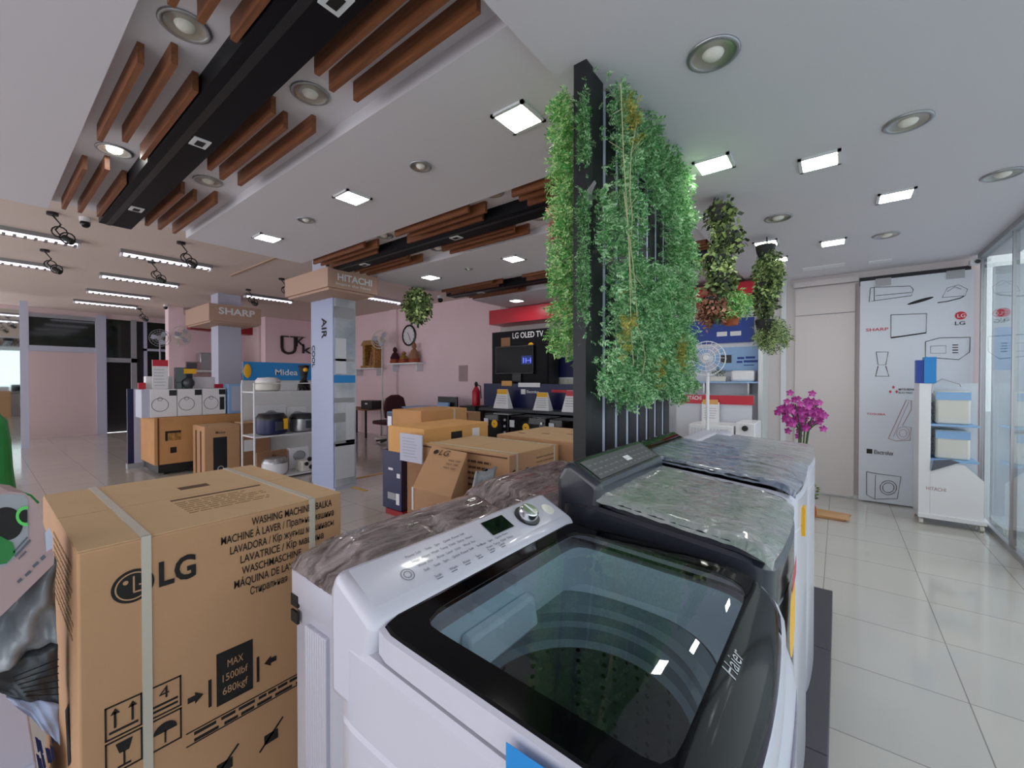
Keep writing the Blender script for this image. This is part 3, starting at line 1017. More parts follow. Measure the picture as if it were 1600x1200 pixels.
pr.build('clamp_label', M['ink'], T)
pr = MB()
ia, ib = at(163, 1108, 'x', X1), at(222, 1080, 'x', X1)
w_ = ib.y - ia.y
zt_ = ia.z
for (yo, zo, kind) in ((0, 0, 'up'), (0, -.098, 'glass'), (w_ + .012, .0, '4'), (w_ + .012, -.098, 'umb')):
    y0, z1 = ia.y + yo, zt_ + zo
    z0 = z1 - .092
    frame(pr, y0, z0, y0 + w_, z1)
    yc = y0 + w_ / 2
    if kind == 'up':
        for s in (-.018, .018):
            pr.box(X1, yc + s - .0025, z0 + .028, X1 + .002, yc + s + .0025, z1 - .02)
            pr.poly([(X1 + .002, yc + s - .01, z1 - .026), (X1 + .002, yc + s + .01, z1 - .026), (X1 + .002, yc + s, z1 - .01)])
        pr.box(X1, yc - .03, z0 + .015, X1 + .002, yc + .03, z0 + .021)
    elif kind == 'glass':
        pr.poly([(X1 + .002, yc - .018, z1 - .012), (X1 + .002, yc - .01, z1 - .042), (X1 + .002, yc + .01, z1 - .042), (X1 + .002, yc + .018, z1 - .012)])
        pr.box(X1, yc - .002, z0 + .014, X1 + .002, yc + .002, z1 - .04)
        pr.box(X1, yc - .014, z0 + .01, X1 + .002, yc + .014, z0 + .015)
    elif kind == '4':
        pr.text('4', (X1, yc - .014, z1 - .045), (0, 1, 0), (0, 0, 1), size=.05, depth=.003)
        pr.box(X1, yc - .03, z0 + .028, X1 + .002, yc + .03, z0 + .034)
        pr.box(X1, yc - .03, z0 + .014, X1 + .002, yc + .03, z0 + .020)
    else:
        pr.poly([(X1 + .002, yc + .028 * math.cos(t * math.pi / 10), z0 + .045 + .028 * math.sin(t * math.pi / 10)) for t in range(11)])
        pr.box(X1, yc - .002, z0 + .012, X1 + .002, yc + .002, z0 + .05)
pr.build('handling_icons', M['ink'], T)
pr = MB()
# slanted warning lines and lower marks
for k in range(2):
    lines(pr, 1, ia.y + w_ + .12, Y1 - .01, LZ0 - .05 - k * .02, .02, 'x', X1, .009, .002, jag=False)
    pr.box(X1, ia.y + w_ + .1, LZ0 - .036 - k * .04, X1 + .002, Y1 - .005, LZ0 - .033 - k * .04)
zb_ = LZ0 - .2
for k in range(3):
    yc = ia.y + w_ + .2 + k * .14
    pr.box(X1, yc - .022, zb_ - .02, X1 + .002, yc + .022, zb_ + .012)
    pr.poly([(X1 + .002, yc - .04, zb_ - .03), (X1 + .002, yc - .035, zb_ - .035), (X1 + .002, yc + .042, zb_ + .04), (X1 + .002, yc + .037, zb_ + .045)])
pr.poly([(X1 + .002, Y1 - .08, LZ1 + .06), (X1 + .002, Y1 - .01, LZ1 - .03), (X1 + .002, Y1 - .0, LZ1 + .0), (X1 + .002, Y1 - .07, LZ1 + .07)])
pr.box(X1, Y1 - .06, LZ1 - .055, X1 + .002, Y1, LZ1 - .045)
# side print
lines(p3_, 10, X0 + .36, X1 - .05, .985, .022, 'y', Y0, .009, .0012, rnd=random.Random(8))
pr.poly([(X1 - .25, Y0 - .002, .52), (X1 - .20, Y0 - .002, .38), (X1 - .15, Y0 - .002, .42), (X1 - .17, Y0 - .002, .58)])
pr.build('warning_print', M['ink'], T)
p3_.build('side_print', M['inkfaint'], T)
p2 = MB()
p2.poly([(X1 + .0028, cc.y + .018 * math.cos(a * math.pi / 9) - .0, cc.z + .018 * math.sin(a * math.pi / 9)) for a in range(0)] or [(X1 + .003, cc.y - .001, cc.z + .027), (X1 + .003, cc.y + .003, cc.z + .027), (X1 + .003, cc.y + .003, cc.z - .018), (X1 + .003, cc.y - .001, cc.z - .018)][::-1])
p2.box(X1 + .002, cc.y, cc.z - .02, X1 + .003, cc.y + .02, cc.z - .016)
for a in range(40):
    t0, t1 = math.radians(60 + a * 7.5), math.radians(60 + (a + 1) * 7.5)
    p2.poly([(X1 + .003, cc.y + r * math.cos(t), cc.z + r * math.sin(t)) for r, t in ((.035, t0), (.0385, t0), (.0385, t1), (.035, t1))][::-1])
p2.box(X1 + .002, cc.y + .012, cc.z - .002, X1 + .003, cc.y + .036, cc.z + .002)
p2.poly([(X1 + .003, cc.y - .016 + .006 * math.cos(t * .6), cc.z + .014 + .006 * math.sin(t * .6)) for t in range(10)])
for i, s in enumerate(('MAX', '1500lbf', '680kgf')):
    p2.text(s, (X1, MID_Y - (.022 if i == 0 else .036), LZ1 - .055 - i * .042), (0, 1, 0), (0, 0, 1), size=.034, width=(.045 if i == 0 else .072), depth=.003)
p2.build('knocked_out_marks', M['card'], T)

# ------------------------------------------------------------------ fan carton, bag, green fan at the left edge
FX = -1.62                     # printed face of the leaning carton looks towards +x
T = thing('fan_carton', 'pinkish carton with a printed dark fan picture leaning at the left edge', 'cardboard box', (FX - .12, .0, .6))
XP = lambda pts, d=0: [tuple(at(px, py, 'x', FX) + Vector((d, 0, 0))) for px, py in pts]
q = [Vector(v) for v in XP([(-70, 800), (-20, 776), (14, 768), (40, 771), (56, 786), (85, 868), (84, 882), (-70, 1032)])]
MB().loft([[tuple(v) for v in q], [(v.x - .16, v.y - .02, v.z) for v in q]], True, True).build('carton_body', M['cardpink'], T)


def circ(cx, cy, r, a0=0, a1=360, n=28, ry=None):
    return [(cx + r * math.cos(math.radians(a0 + (a1 - a0) * k / n)), cy + (ry or r) * math.sin(math.radians(a0 + (a1 - a0) * k / n))) for k in range(n + 1)]


MB().poly(XP([(-40, 782), (8, 772), (38, 773), (44, 780), (44, 842), (30, 866), (8, 885), (-40, 892)], .001)).build('grey_window_print', M['grey'], T)
MB().poly(XP(circ(10, 818, 26, 0, 350), .002)).build('black_disc_print', M['ink'], T)
MB().poly(XP([(-30, 835), (2, 838), (20, 848), (24, 864), (10, 880), (-30, 886)], .003)).build('green_blob_print', M['green'], T)
rg = MB()
cc_, ci_ = circ(40, 806, 15.5, 75, 285, 24), circ(40, 806, 10.5, 75, 285, 24)
for k in range(24): rg.poly(XP([cc_[k], cc_[k + 1], ci_[k + 1], ci_[k]], .004))
rg.build('green_ring_print', M['lime'], T)
MB().poly(XP(circ(40, 806, 10, 75, 285, 20), .0035)).build('ring_centre_print', M['ink'], T)
ft = MB()
for (ax_, ay_, bx_, by_, w_) in ((20, 862, 42, 838, 3), (22, 868, 46, 842, 4), (28, 872, 40, 860, 3), (62, 872, 68, 866, 6), (50, 884, 58, 876, 5), (38, 898, 46, 890, 5), (26, 908, 32, 902, 5)):
    ft.poly(XP([(ax_, ay_), (ax_ + w_ * .6, ay_ + w_ * .6), (bx_ + w_ * .6, by_ + w_ * .6), (bx_, by_)], .003))
ft.build('printed_lines', M['inkgrey'], T)
MB().poly(XP([(70, 832), (76, 824), (82, 836), (82, 856), (72, 862)], .0025)).build('clear_tape', M['lav'], T)


def sheet3(name, m, T, quad, x, depth, seed, rip=.01, nu=14, nv=14):
    """rumpled sheet between four photo corners, with its own thickness"""
    rr = random.Random(seed)
    P_ = [at(px, py, 'x', x) for px, py in quad]
    rows = []
    for i in range(nv + 1):
        v = i / nv
        row = []
        for j in range(nu + 1):
            u = j / nu
            p = P_[0] * (1 - u) * (1 - v) + P_[1] * u * (1 - v) + P_[2] * u * v + P_[3] * (1 - u) * v
            row.append((p.x + rip * 2.5 * math.sin(u * 8 + v * 5) + rip * math.sin(u * 19 - v * 7) + rr.uniform(-rip, rip) * .4, p.y, p.z))
        rows.append(row)
    f = [p for r in rows for p in r]
    n = len(f)
    vs = f + [(p[0] - depth, p[1], p[2]) for p in f]
    w = nu + 1
    fs = [(i * w + j, i * w + j + 1, (i + 1) * w + j + 1, (i + 1) * w + j) for i in range(nv) for j in range(nu)]
    fs += [tuple(n + k for k in q_[::-1]) for q_ in fs]
    rim_ = [j for j in range(w)] + [i * w + nu for i in range(1, nv + 1)] + [nv * w + j for j in range(nu - 1, -1, -1)] + [i * w for i in range(nv - 1, 0, -1)]
    for a_, b_ in zip(rim_, rim_[1:] + rim_[:1]): fs.append((a_, n + a_, n + b_, b_))
    return MB().add(vs, fs).build(name, m, T, smooth=True)


T = thing('plastic_bag', 'crumpled grey plastic bag bulging under the pinkish carton at the left edge', 'bag', (-1.72, 0, .6))
sheet3('bag_film', M['bag'], T, ((-50, 1000), (87, 872), (89, 1004), (-50, 1068)), -1.70, .06, 4, .012)
T = thing('folded_sheet', 'dark ribbed sheet folded over a pale teal edge below the grey bag', 'packaging', (-1.75, 0, .45))
sheet3('ribbed_sheet', M['panelgrey'], T, ((-30, 1062), (90, 1006), (92, 1100), (10, 1090)), -1.71, .08, 6, .004)
sheet3('teal_edge', M['palelilac'], T, ((10, 1090), (92, 1100), (94, 1165), (52, 1126)), -1.71, .06, 7, .003)
rb_ = MB()
for k in range(6):
    a_, b_ = at(20 + k * 4, 1058 + k * 6, 'x', -1.695), at(92, 1030 + k * 11, 'x', -1.695)
    rb_.tube([a_, b_], .0016, 4)
rb_.build('rib_lines', M['dark'], T)
T = thing('patterned_carton', 'pale lavender carton with dark brush strokes on the floor below the folded sheet', 'cardboard box', (-2.0, .0, 0))
B(-2.3, -.45, 0, -1.78, .10, .42).build('carton_body', M['lav'], T, bevel=.005)
pk = MB()
rr = random.Random(12)
for k in range(9):
    px, py = 54 + rr.random() * 34, 1128 + rr.random() * 60
    pk.poly([tuple(at(px + a_, py + b_, 'x', -1.778)) for a_, b_ in ((0, 0), (5, 3), (9, 22), (5, 26))])
pk.build('brush_strokes', M['navy'], T)
T = thing('pedestal_fan', 'green plastic fan body cut by the left edge behind the pinkish carton', 'fan', (-3.2, .0, 0))
p = at(-10, 700, 'x', -3.2)
MB().lathe([(.05, 0), (.06, .02), (.03, .05), (.028, .3), (.07, .33), (.085, .42), (.07, .5), (.06, .62), (.055, .75), (.045, .85), (.01, .9)], (-3.2, p.y, .45), 20).build('motor_housing', M['green'], T, smooth='auto')
MB().cyl((-3.2, p.y, .02), (-3.2, p.y, .5), .02).build('pole', M['green'], T)
MB().lathe([(.2, 0), (.2, .02), (.05, .05)], (-3.2, p.y, 0), 28, cap0=True).build('base', M['green'], T)
gq = [at(px, py, 'x', -2.6) for px, py in ((-20, 778), (6, 770), (30, 768), (48, 774), (60, 786))]
MB().tube(gq, .004, 6).build('guard_ring', M['green'], T)

# ------------------------------------------------------------------ green wall on the black slatted screen
PX0, PX1 = -.90, -.84
T = thing('slatted_screen', 'tall black slatted screen rising through the hedge-like artificial greenery', 'room divider', (-.87, 2.1, .15))
ysl = [(1.585, 1.645)] + [(1.665 + .137 * i, 1.665 + .137 * i + .1) for i in range(8)]
for i, (a, b) in enumerate(ysl):
    B(PX0 if i == 0 else PX1 - .015, a, .15, PX1 - (.0 if i == 0 else .01), b, SZ).build('slat', M['blackmatt'], T)
B(PX0 + .012, 1.645, .15, PX1 - .015, 2.72, SZ - .02).build('backing_board', M['lav'], T)
br = MB()
b0 = at(922, 296, 'y', 1.583)
br.prism([(b0.x - .012, b0.z), (b0.x + .022, b0.z + .03), (b0.x + .028, b0.z + .02), (b0.x + .01, b0.z - .015), (b0.x + .012, b0.z - .07), (b0.x - .004, b0.z - .08), (b0.x - .012, b0.z - .06)], 'y', 1.578, 1.584)
br.build('wall_bracket', M['steel'], T)


def leafset(rnd, pts, size, n, dirf, aspect=.45):
    """small leaves around each point; returns vertices and faces"""
    vs, fs = [], []
    for c in pts:
        d = Vector(dirf(c)) + Vector((rnd.uniform(-.6, .6), rnd.uniform(-.6, .6), rnd.uniform(-.6, .6)))
        d.normalize()
        s = d.orthogonal().normalized()
        s = Matrix.Rotation(rnd.uniform(0, 6.28), 3, d) @ s
        up = d.cross(s)
        L = size * rnd.uniform(.7, 1.35)
        for k in range(n):
            base = Vector(c) + d * (L * k / n * 1.6)
            sd = s if k % 2 else -s
            tip = base + (sd * .8 + d * .6 + up * rnd.uniform(-.3, .3)) * L
            w = (d * .8 - sd * .3) * (L * aspect * .5)
            mid = (base + tip) / 2
            b = len(vs)
            vs += [tuple(base), tuple(mid - w), tuple(tip), tuple(mid + w)]
            fs.append((b, b + 1, b + 2, b + 3))
    return vs, fs


rnd = random.Random(11)
pts = []
hz0 = (2.03, 2.17, 2.50, 2.44)


def in_hole(y, z):
    if 1.93 < y < 2.46 and 2.10 < z < 2.50 - (y - 2.02) * .3: return rnd.random() < .985
    if y < 1.74 and 2.30 < z < 2.84: return rnd.random() < .9
    if y < 1.70 and 1.62 < z < 2.05: return rnd.random() < .75
    return False


def low(y): return 1.40 + .035 * math.sin(y * 9) + .03 * math.sin(y * 23)


while len(pts) < 9000:
    y, z = rnd.uniform(1.60, 2.88), rnd.uniform(1.36, SZ - .02)
    if z < low(y) or in_hole(y, z): continue
    clump = .5 + .5 * math.sin(y * 17 + 2 * math.sin(z * 9)) * math.sin(z * 15 + y * 3)
    dep = .006 + rnd.random() ** .7 * (.05 + .10 * clump)
    if z > 2.55: dep *= .8
    pts.append((PX1 + .0 + dep, y, z))
vs, fs = leafset(rnd, pts, .017, 7, lambda c: (1, 0, -.55))
o = MB().add(vs, fs).build('artificial_hedge', M['leafgreen'])
tag(o, 'dense artificial green foliage covering the near face of the black slatted screen', 'artificial greenery', kind='stuff')
pts = []
while len(pts) < 5200:
    y, z = (rnd.uniform(1.56, 1.8) if rnd.random() < .6 else rnd.uniform(1.8, 2.7)), rnd.uniform(1.5, 2.76)
    if z < 1.52 + .1 * math.sin(y * 5): continue
    pts.append((PX0 - .005 - rnd.random() ** .8 * .105, y, z))
vs, fs = leafset(rnd, pts, .016, 6, lambda c: (-1, -.2, -.4))
o = MB().add(vs, fs).build('artificial_hedge', M['leafbright'])
tag(o, 'brighter strip of artificial foliage along the left side of the slatted screen', 'artificial greenery', kind='stuff')
pts = []
for k in range(1500):
    z = rnd.choice((rnd.gauss(2.56, .05), rnd.gauss(2.45, .03), rnd.gauss(2.18, .05), rnd.gauss(2.0, .08), rnd.gauss(1.86, .07)))
    pts.append((PX0 + .012 + .055 * rnd.random() ** .6 + .02, 1.572 - rnd.random() * .03, z))
vs, fs = leafset(rnd, pts, .013, 6, lambda c: (.3, -1, -.4))
o = MB().add(vs, fs).build('artificial_hedge', M['leafgreen'])
tag(o, 'sprigs of artificial foliage crossing the narrow front edge of the slatted screen', 'artificial greenery', kind='stuff')
for i, (px, py) in enumerate(((988, 185), (978, 520), (1063, 552), (1027, 575))):
    c = at(px, py, 'x', PX1 + .13)
    pl = [(c.x + rnd.uniform(-.02, .01), c.y + rnd.gauss(0, .035), c.z + rnd.gauss(0, .04)) for _ in range(60)]
    vs, fs = leafset(rnd, pl, .015, 6, lambda c: (1, 0, 0))
    o = MB().add(vs, fs).build('yellowed_sprig', M['leafyellow'])
    tag(o, ('yellow brown sprig near the top of the green wall', 'yellow sprig beside the dry vines in the green wall', 'yellow sprig at the lower right of the green wall', 'small yellowish sprig low in the middle of the green wall')[i], 'plant sprig', 'yellowed sprigs in the green wall')
vn = MB()
for pl in (((970, 130), (972, 180), (974, 240), (978, 300), (982, 370), (984, 430), (986, 520), (990, 570)), ((995, 190), (986, 240), (984, 300), (988, 340), (984, 400), (988, 470)),
           ((992, 500), (1004, 530), (1008, 560), (1004, 585)), ((975, 300), (982, 360), (990, 420), (996, 500))):
    vn.tube([at(px, py, 'x', PX1 + .145) for px, py in pl], .0022, 5)
for px, py, dx, dy in ((972, 170, -14, 8), (974, 235, -22, -14), (986, 240, 14, -20), (979, 330, 16, -24), (996, 338, 18, 14), (984, 420, 22, 30), (988, 520, -16, -8)):
    vn.tube([at(px, py, 'x', PX1 + .145), at(px + dx, py + dy, 'x', PX1 + .15)], .0016, 4)
o = vn.build('dry_vine', M['vine'])
tag(o, 'pale dry vine stems hanging down the front of the green wall', 'vine')
pl = []
while len(pl) < 160:
    p = at(rnd.uniform(862, 884), rnd.uniform(318, 372), 'y', 2.0)
    pl.append(tuple(p))
vs, fs = leafset(rnd, pl, .02, 5, lambda c: (-1, 0, -.5))
o = MB().add(vs, fs).build('reddish_fern', M['cardpink'])
o.data.materials[0] = mat('reddish_frond', '#a8685c', .6, hex2='#cf9488', island=1)
tag(o, 'small reddish fern sticking out left of the green wall', 'plant')


# ------------------------------------------------------------------ hanging planters
def clump(rnd, c, n, sx, sy, sz, size, dirf=lambda c: (0, 0, -1), k=4, asp=.7):
    pts = []
    for _ in range(n):
        a, b, r = rnd.uniform(0, 6.28), rnd.uniform(-1, 1), rnd.random() ** .4
        q = math.sqrt(1 - b * b)
        pts.append((c[0] + sx * r * q * math.cos(a), c[1] + sy * r * q * math.sin(a), c[2] + sz * r * b))
    return leafset(rnd, pts, size, k, dirf, asp)


T = thing('hanging_planter', 'tall hanging tower of dark planters with trailing leaves right of the green wall', 'hanging plant', (-.68, 3.4, SZ))
MB().tube([(-.72, 3.42, SZ), (-.70, 3.42, 1.95)], .008, 6).build('hanging_cord', M['dark'], T)
for i, (dx, z, m) in enumerate(((-.02, 2.72, 'leafdark'), (.03, 2.52, 'leafdark'), (-.04, 2.36, 'ivy'), (0, 2.22, 'leafdark'), (-.05, 2.06, 'leafred'))):
    x = -.68 + dx
    MB().lathe([(.05, -.06), (.07, .0), (.08, .05), (.07, .05)], (x, 3.4, z), 16, cap0=True).build('pot', M['pot'], T, smooth='auto')
    mb = MB()
    vs, fs = clump(rnd, (x, 3.4, z + .02), 120, .11, .09, .10, .042, lambda c: (0, -.3, -1), 3, .8)
    mb.add(vs, fs).build('foliage', M[m], T)
mb = MB()
vs, fs = clump(rnd, (-.69, 3.38, 2.42), 170, .1, .07, .42, .03, lambda c: (0, 0, -1), 4, .5)
mb.add(vs, fs).build('foliage', M['ivy'], T)
T = thing('hanging_planter', 'terracotta pot with bright fern leaves hanging below the dark planter tower', 'hanging plant', (-.62, 3.5, 2.0))
MB().lathe([(.045, -.07), (.065, 0), (.07, .03), (.06, .03)], (-.63, 3.45, 1.97), 18, cap0=True).build('pot', M['terracotta'], T, smooth='auto')
MB().tube([(-.63, 3.45, 2.0), (-.63, 3.45, 2.5)], .003, 5).build('hanging_cord', M['dark'], T)
MB().add(*clump(rnd, (-.65, 3.43, 2.06), 420, .155, .1, .115, .03, lambda c: (0, 0, -.6), 6, .35)).build('foliage', M['leafbright'], T)
T = thing('hanging_planter', 'rusty leaved plant hanging between the green wall and the red fascia', 'hanging plant', (-.78, 3.4, 2.05))
MB().lathe([(.04, -.05), (.055, 0), (.06, .03)], (-.79, 3.43, 2.0), 16, cap0=True).build('pot', M['pot'], T, smooth='auto')
MB().add(*clump(rnd, (-.79, 3.4, 2.05), 110, .08, .07, .14, .03, lambda c: (0, -.3, -1), 4, .6)).build('foliage', M['leafred'], T)
T = thing('hanging_planter', 'pale green trailing plant hanging from the ceiling before the blank wall', 'hanging plant', (-.54, 4.6, SZ))
MB().tube([(-.54, 4.6, SZ), (-.53, 4.6, 1.9)], .006, 6).build('hanging_cord', M['dark'], T)
for z in (2.7, 2.35, 2.0):
    MB().lathe([(.05, -.07), (.075, 0), (.085, .06), (.075, .06)], (-.55, 4.6, z), 16, cap0=True).build('pot', M['pot'], T, smooth='auto')
MB().add(*clump(rnd, (-.53, 4.58, 2.5), 330, .13, .1, .24, .04, lambda c: (.2, -.2, -1), 4, .6)).build('foliage', M['ivy'], T)
MB().add(*clump(rnd, (-.56, 4.58, 2.28), 160, .1, .09, .2, .045, lambda c: (0, 0, -1), 3, .7)).build('foliage', M['leafdark'], T)
T = thing('hanging_planter', 'drooping yellowish green plant at the bottom of the pale trailing one', 'hanging plant', (-.5, 4.6, 1.95))
MB().lathe([(.045, -.06), (.06, 0), (.065, .03)], (-.52, 4.62, 1.93), 16, cap0=True).build('pot', M['pot'], T, smooth='auto')
MB().add(*clump(rnd, (-.5, 4.6, 1.94), 420, .16, .12, .17, .032, lambda c: (0, 0, -.9), 6, .3)).build('foliage', M['ivy'], T)
T = thing('hanging_ivy_ball', 'round variegated ivy plant hanging before the pink wall', 'hanging plant', (-5.02, 4.14, CZ))
MB().tube([(-5.02, 4.14, CZ + .1), (-5.02, 4.14, 2.7)], .006, 6).build('hanging_cord', M['dark'], T)
MB().lathe([(.08, -.1), (.11, 0), (.12, .08), (.1, .08)], (-5.02, 4.14, 2.68), 16, cap0=True).build('pot', M['pot'], T, smooth='auto')
MB().add(*clump(rnd, (-5.02, 4.12, 2.67), 420, .2, .2, .24, .06, lambda c: (0, 0, -1), 3, .8)).build('foliage', M['ivy'], T)
MB().add(*clump(rnd, (-5.0, 4.14, 2.6), 160, .19, .19, .26, .055, lambda c: (0, 0, -1), 3, .8)).build('foliage', M['leafdark'], T)

# ------------------------------------------------------------------ cartons in the middle
def carton(name, label, x0, x1, y0, y1, z0, z1, m='card', cat='cardboard box', group=None, bevel=.005, seam=True):
    t = thing(name, label, cat, ((x0 + x1) / 2, (y0 + y1) / 2, z0), group)
    B(x0, y0, z0, x1, y1, z1).build('carton_body', M[m], t, bevel=bevel)
    if seam:
        s = MB()
        xm = (x0 + x1) / 2
        s.box(x0 + .01, y0 + .01, z1, xm - .003, y1 - .01, z1 + .0025)
        s.box(xm + .003, y0 + .01, z1, x1 - .01, y1 - .01, z1 + .0025)
        s.build('top_flap', M['cardtop'] if m == 'card' else M[m], t)
    return t


T = carton('appliance_carton', 'wide kraft carton with rows of side print, behind the twin tub washers', -2.81, -1.86, 2.36, 3.03, 0, .95)
pr = MB()
lines(pr, 10, -2.38, -1.93, .86, .045, 'y', 2.36, .018, .002, rnd=random.Random(2))
pr.box(-2.80, 2.357, .925, -1.88, 2.36, .935)
pr.build('side_print', M['inkbrown'], T)
pr = MB()
c = at(803, 741, 'x', -1.86)
pr.poly([(-1.858, c.y + .026 * math.cos(a * math.pi / 10), c.z + .032 * math.sin(a * math.pi / 10)) for a in range(20)])
tx(pr, 'LG', 812, 748, 826, 'x', -1.86, size=.10)
pr.build('printed_logo', M['ink'], T)
pr = MB()
lines(pr, 5, 2.70, 3.0, .88, .035, 'x', -1.86, .012, .002, rnd=random.Random(9))
pr.build('faint_print', M['inkfaint'], T)
for yy in (2.44, 2.95):
    s = MB().box(-2.81, yy, .953, -1.857, yy + .018, .956).box(-1.86, yy, 0, -1.857, yy + .018, .956)
    s.build('packing_strap', M['strap'], T)
T = carton('appliance_carton', 'kraft carton partly hidden by the black screen, behind the wide carton', -2.60, -1.55, 3.10, 3.95, 0, .97)
pr = MB()
for k in range(9): pr.box(-1.55, 3.12, .86 - k * .05, -1.547, 3.9, .875 - k * .05)
pr.build('side_print', M['inkbrown'], T)
pr = MB()
for k in range(4): pr.box(-2.5 + k * .22, 3.3 + k * .1, .972, -2.42 + k * .22, 3.33 + k * .1, .9735)
pr.build('grip_slot', M['inkbrown'], T)
# tilted little carton with a sloping top
T = thing('sloped_carton', 'small carton with a sloping lid and dark logo in front of the wide carton', 'cardboard box', (-2.15, 2.05, 0))
MB().loft([[(-2.37, 1.9, 0), (-1.98, 1.9, 0), (-2.2, 2.3, 0), (-2.6, 2.3, 0)], [(-2.37, 1.9, .74), (-1.98, 1.9, .735), (-2.2, 2.28, .95), (-2.6, 2.28, .96)]], True, True).build('carton_body', M['card'], T, bevel=.006)
q0 = Vector((-2.46, 2.2, .916))
up = Vector((-.1, .38, .215)).normalized()
pr = MB()
pr.text('LG', q0 + Vector((.03, 0, 0)), (1, 0, 0), up, size=.09, depth=.004)
n_ = Vector((1, 0, 0)).cross(up)
pr.poly([q0 + Vector((-.02 + .024 * math.cos(a * .628), 0, 0)) + up * (.03 + .026 * math.sin(a * .628)) + n_ * .004 for a in range(10)])
for k in range(3): pr.text('MAX 1500', q0 + Vector((.17, 0, 0)) - up * (.05 + .04 * k), (1, 0, 0), up, size=.028, depth=.004)
pr.build('printed_logo', M['ink'], T)
B(-2.374, 1.895, .58, -2.355, 1.9, .74).build('paper_label', M['white'], T)
T = thing('plastic_wrap', 'scrunched grey plastic wrap between the sloped carton and the wide carton', 'bag', (-1.9, 2.1, .3))
rr = random.Random(3)
g = []
for i in range(9):
    g.append([(-1.97 + .012 * i + rr.uniform(-.01, .01), 2.0 + .03 * j + rr.uniform(-.01, .01), .01 + .11 * i + .01 * math.sin(j * 2)) for j in range(8)])
MB().loft([r + [(p[0] + .02, p[1], p[2]) for p in r[::-1]] for r in g], True, True).build('wrap_film', M['bag'], T, smooth=True)
T = thing('paper_notice', 'blank white sheet standing up on the left corner of the wide carton', 'paper', (-2.9, 2.3, .8))
B(-3.04, 2.3, .79, -2.745, 2.312, 1.03).build('sheet', M['lav'], T)
pr = MB()
lines(pr, 7, -3.0, -2.8, .99, .026, 'y', 2.3, .004, .002)
pr.build('faint_lines', M['grey'], T)
T = carton('brown_carton', 'dark brown carton under the yellow orange one', -3.35, -2.9, 2.62, 3.2, 0, .82, 'cardbrown', seam=False)
T = carton('tv_carton', 'yellow orange flat carton with a black tag behind the white sheet', -3.38, -2.86, 2.42, 3.27, .82, 1.06, 'cardyellow')
pr = MB()
rc(pr, 705, 675, 722, 685, 'x', -2.86)
pr.build('black_tag', M['ink'], T)
rc(MB(), 738, 669, 749, 682, 'x', -2.86).build('paper_label', M['white'], T)
T = carton('orange_carton', 'orange carton with a dark open end behind the yellow orange one', -4.0, -3.5, 2.92, 3.62, 0, 1.16, 'cardorange')
pr = MB()
rc(pr, 668, 664, 690, 667, 'x', -3.5)
pr.build('blue_mark', M['tealprint'], T)
B(-3.5, 3.4, 0, -3.495, 3.42, 1.16).build('packing_strap', M['strap'], T)
T = carton('brown_carton', 'olive brown carton right of the orange one', -3.95, -3.5, 3.64, 3.86, 0, 1.1, 'cardbrown', seam=False)
T = thing('blue_carton', 'tall teal and navy printed carton at the left end of the carton cluster', 'cardboard box', (-4.1, 3.1, 0))
B(-4.21, 3.0, 0, -3.99, 3.28, 1.12).build('carton_body', M['tealprint'], T, bevel=.005)
B(-4.208, 2.996, .3, -3.992, 3.0, 1.11).build('navy_side', M['navy'], T)
rc(MB(), 606, 650, 612, 666, 'y', 2.995).build('paper_label', M['white'], T)
rc(MB(), 611, 691, 622, 701, 'y', 2.995).build('red_mark', M['cardpink'], T)
T = thing('navy_carton', 'tall narrow navy carton standing on a red foot, left of the sloped carton', 'cardboard box', (-3.9, 2.7, 0))
B(-4.07, 2.84, .06, -3.73, 2.915, .71).build('carton_body', M['navy'], T, bevel=.005)
B(-4.0, 2.83, 0, -3.70, 2.915, .06).build('red_foot', M['darkred'], T)
pr = MB()
for a in ((607, 730, 614, 735), (620, 740, 625, 748), (619, 771, 624, 790)): rc(pr, *a, 'y', 2.84)
pr.build('white_labels', M['white'], T)
rc(MB(), 606, 768, 619, 782, 'y', 2.84).build('grey_label', M['grey'], T)

# ------------------------------------------------------------------ columns
T = thing('display_column', 'square column clad in a blue white poster with a grey photo side', 'column', (-5.6, 3.12, 0))
B(-5.92, 2.975, 0, -5.33, 3.285, BZ).build('column_core', M['lav'], T)
B(-5.33, 2.98, .05, -5.32, 3.28, 2.61).build('photo_poster', M['posterphoto'], T)
B(-5.92, 2.955, .03, -5.335, 2.975, 2.61).build('white_poster', M['palelilac'], T)
pr = MB()
for s, px, py, sz in (('AIR', 503, 497, .18), ('COOL', 488, 540, .11)):
    o_ = at(px, py, 'y', 2.955)
    pr.text(s, (o_.x, 2.955, o_.z), (0, 0, -1), (1, 0, 0), size=sz, depth=.004, bold=.02)
pr.build('vertical_lettering', M['ink'], T)
pp = MB()
rc(pp, 522, 586, 555, 598, 'x', -5.319)
pp.build('blue_band', M['blue'], T)
pp = MB()
for i, (y0_, y1_) in enumerate(((478, 500), (560, 565), (622, 628), (646, 659), (690, 694))):
    rc(pp, 522, y0_, 554 if i != 3 else 540, y1_, 'x', -5.319)
pp.build('dark_photo_bands', M['grey'], T)
pp = MB()
for a in ((524, 528, 541, 584), (540, 630, 554, 690), (524, 694, 554, 744)): rc(pp, *a, 'x', -5.319)
pp.build('white_photo_patches', M['poster'], T)


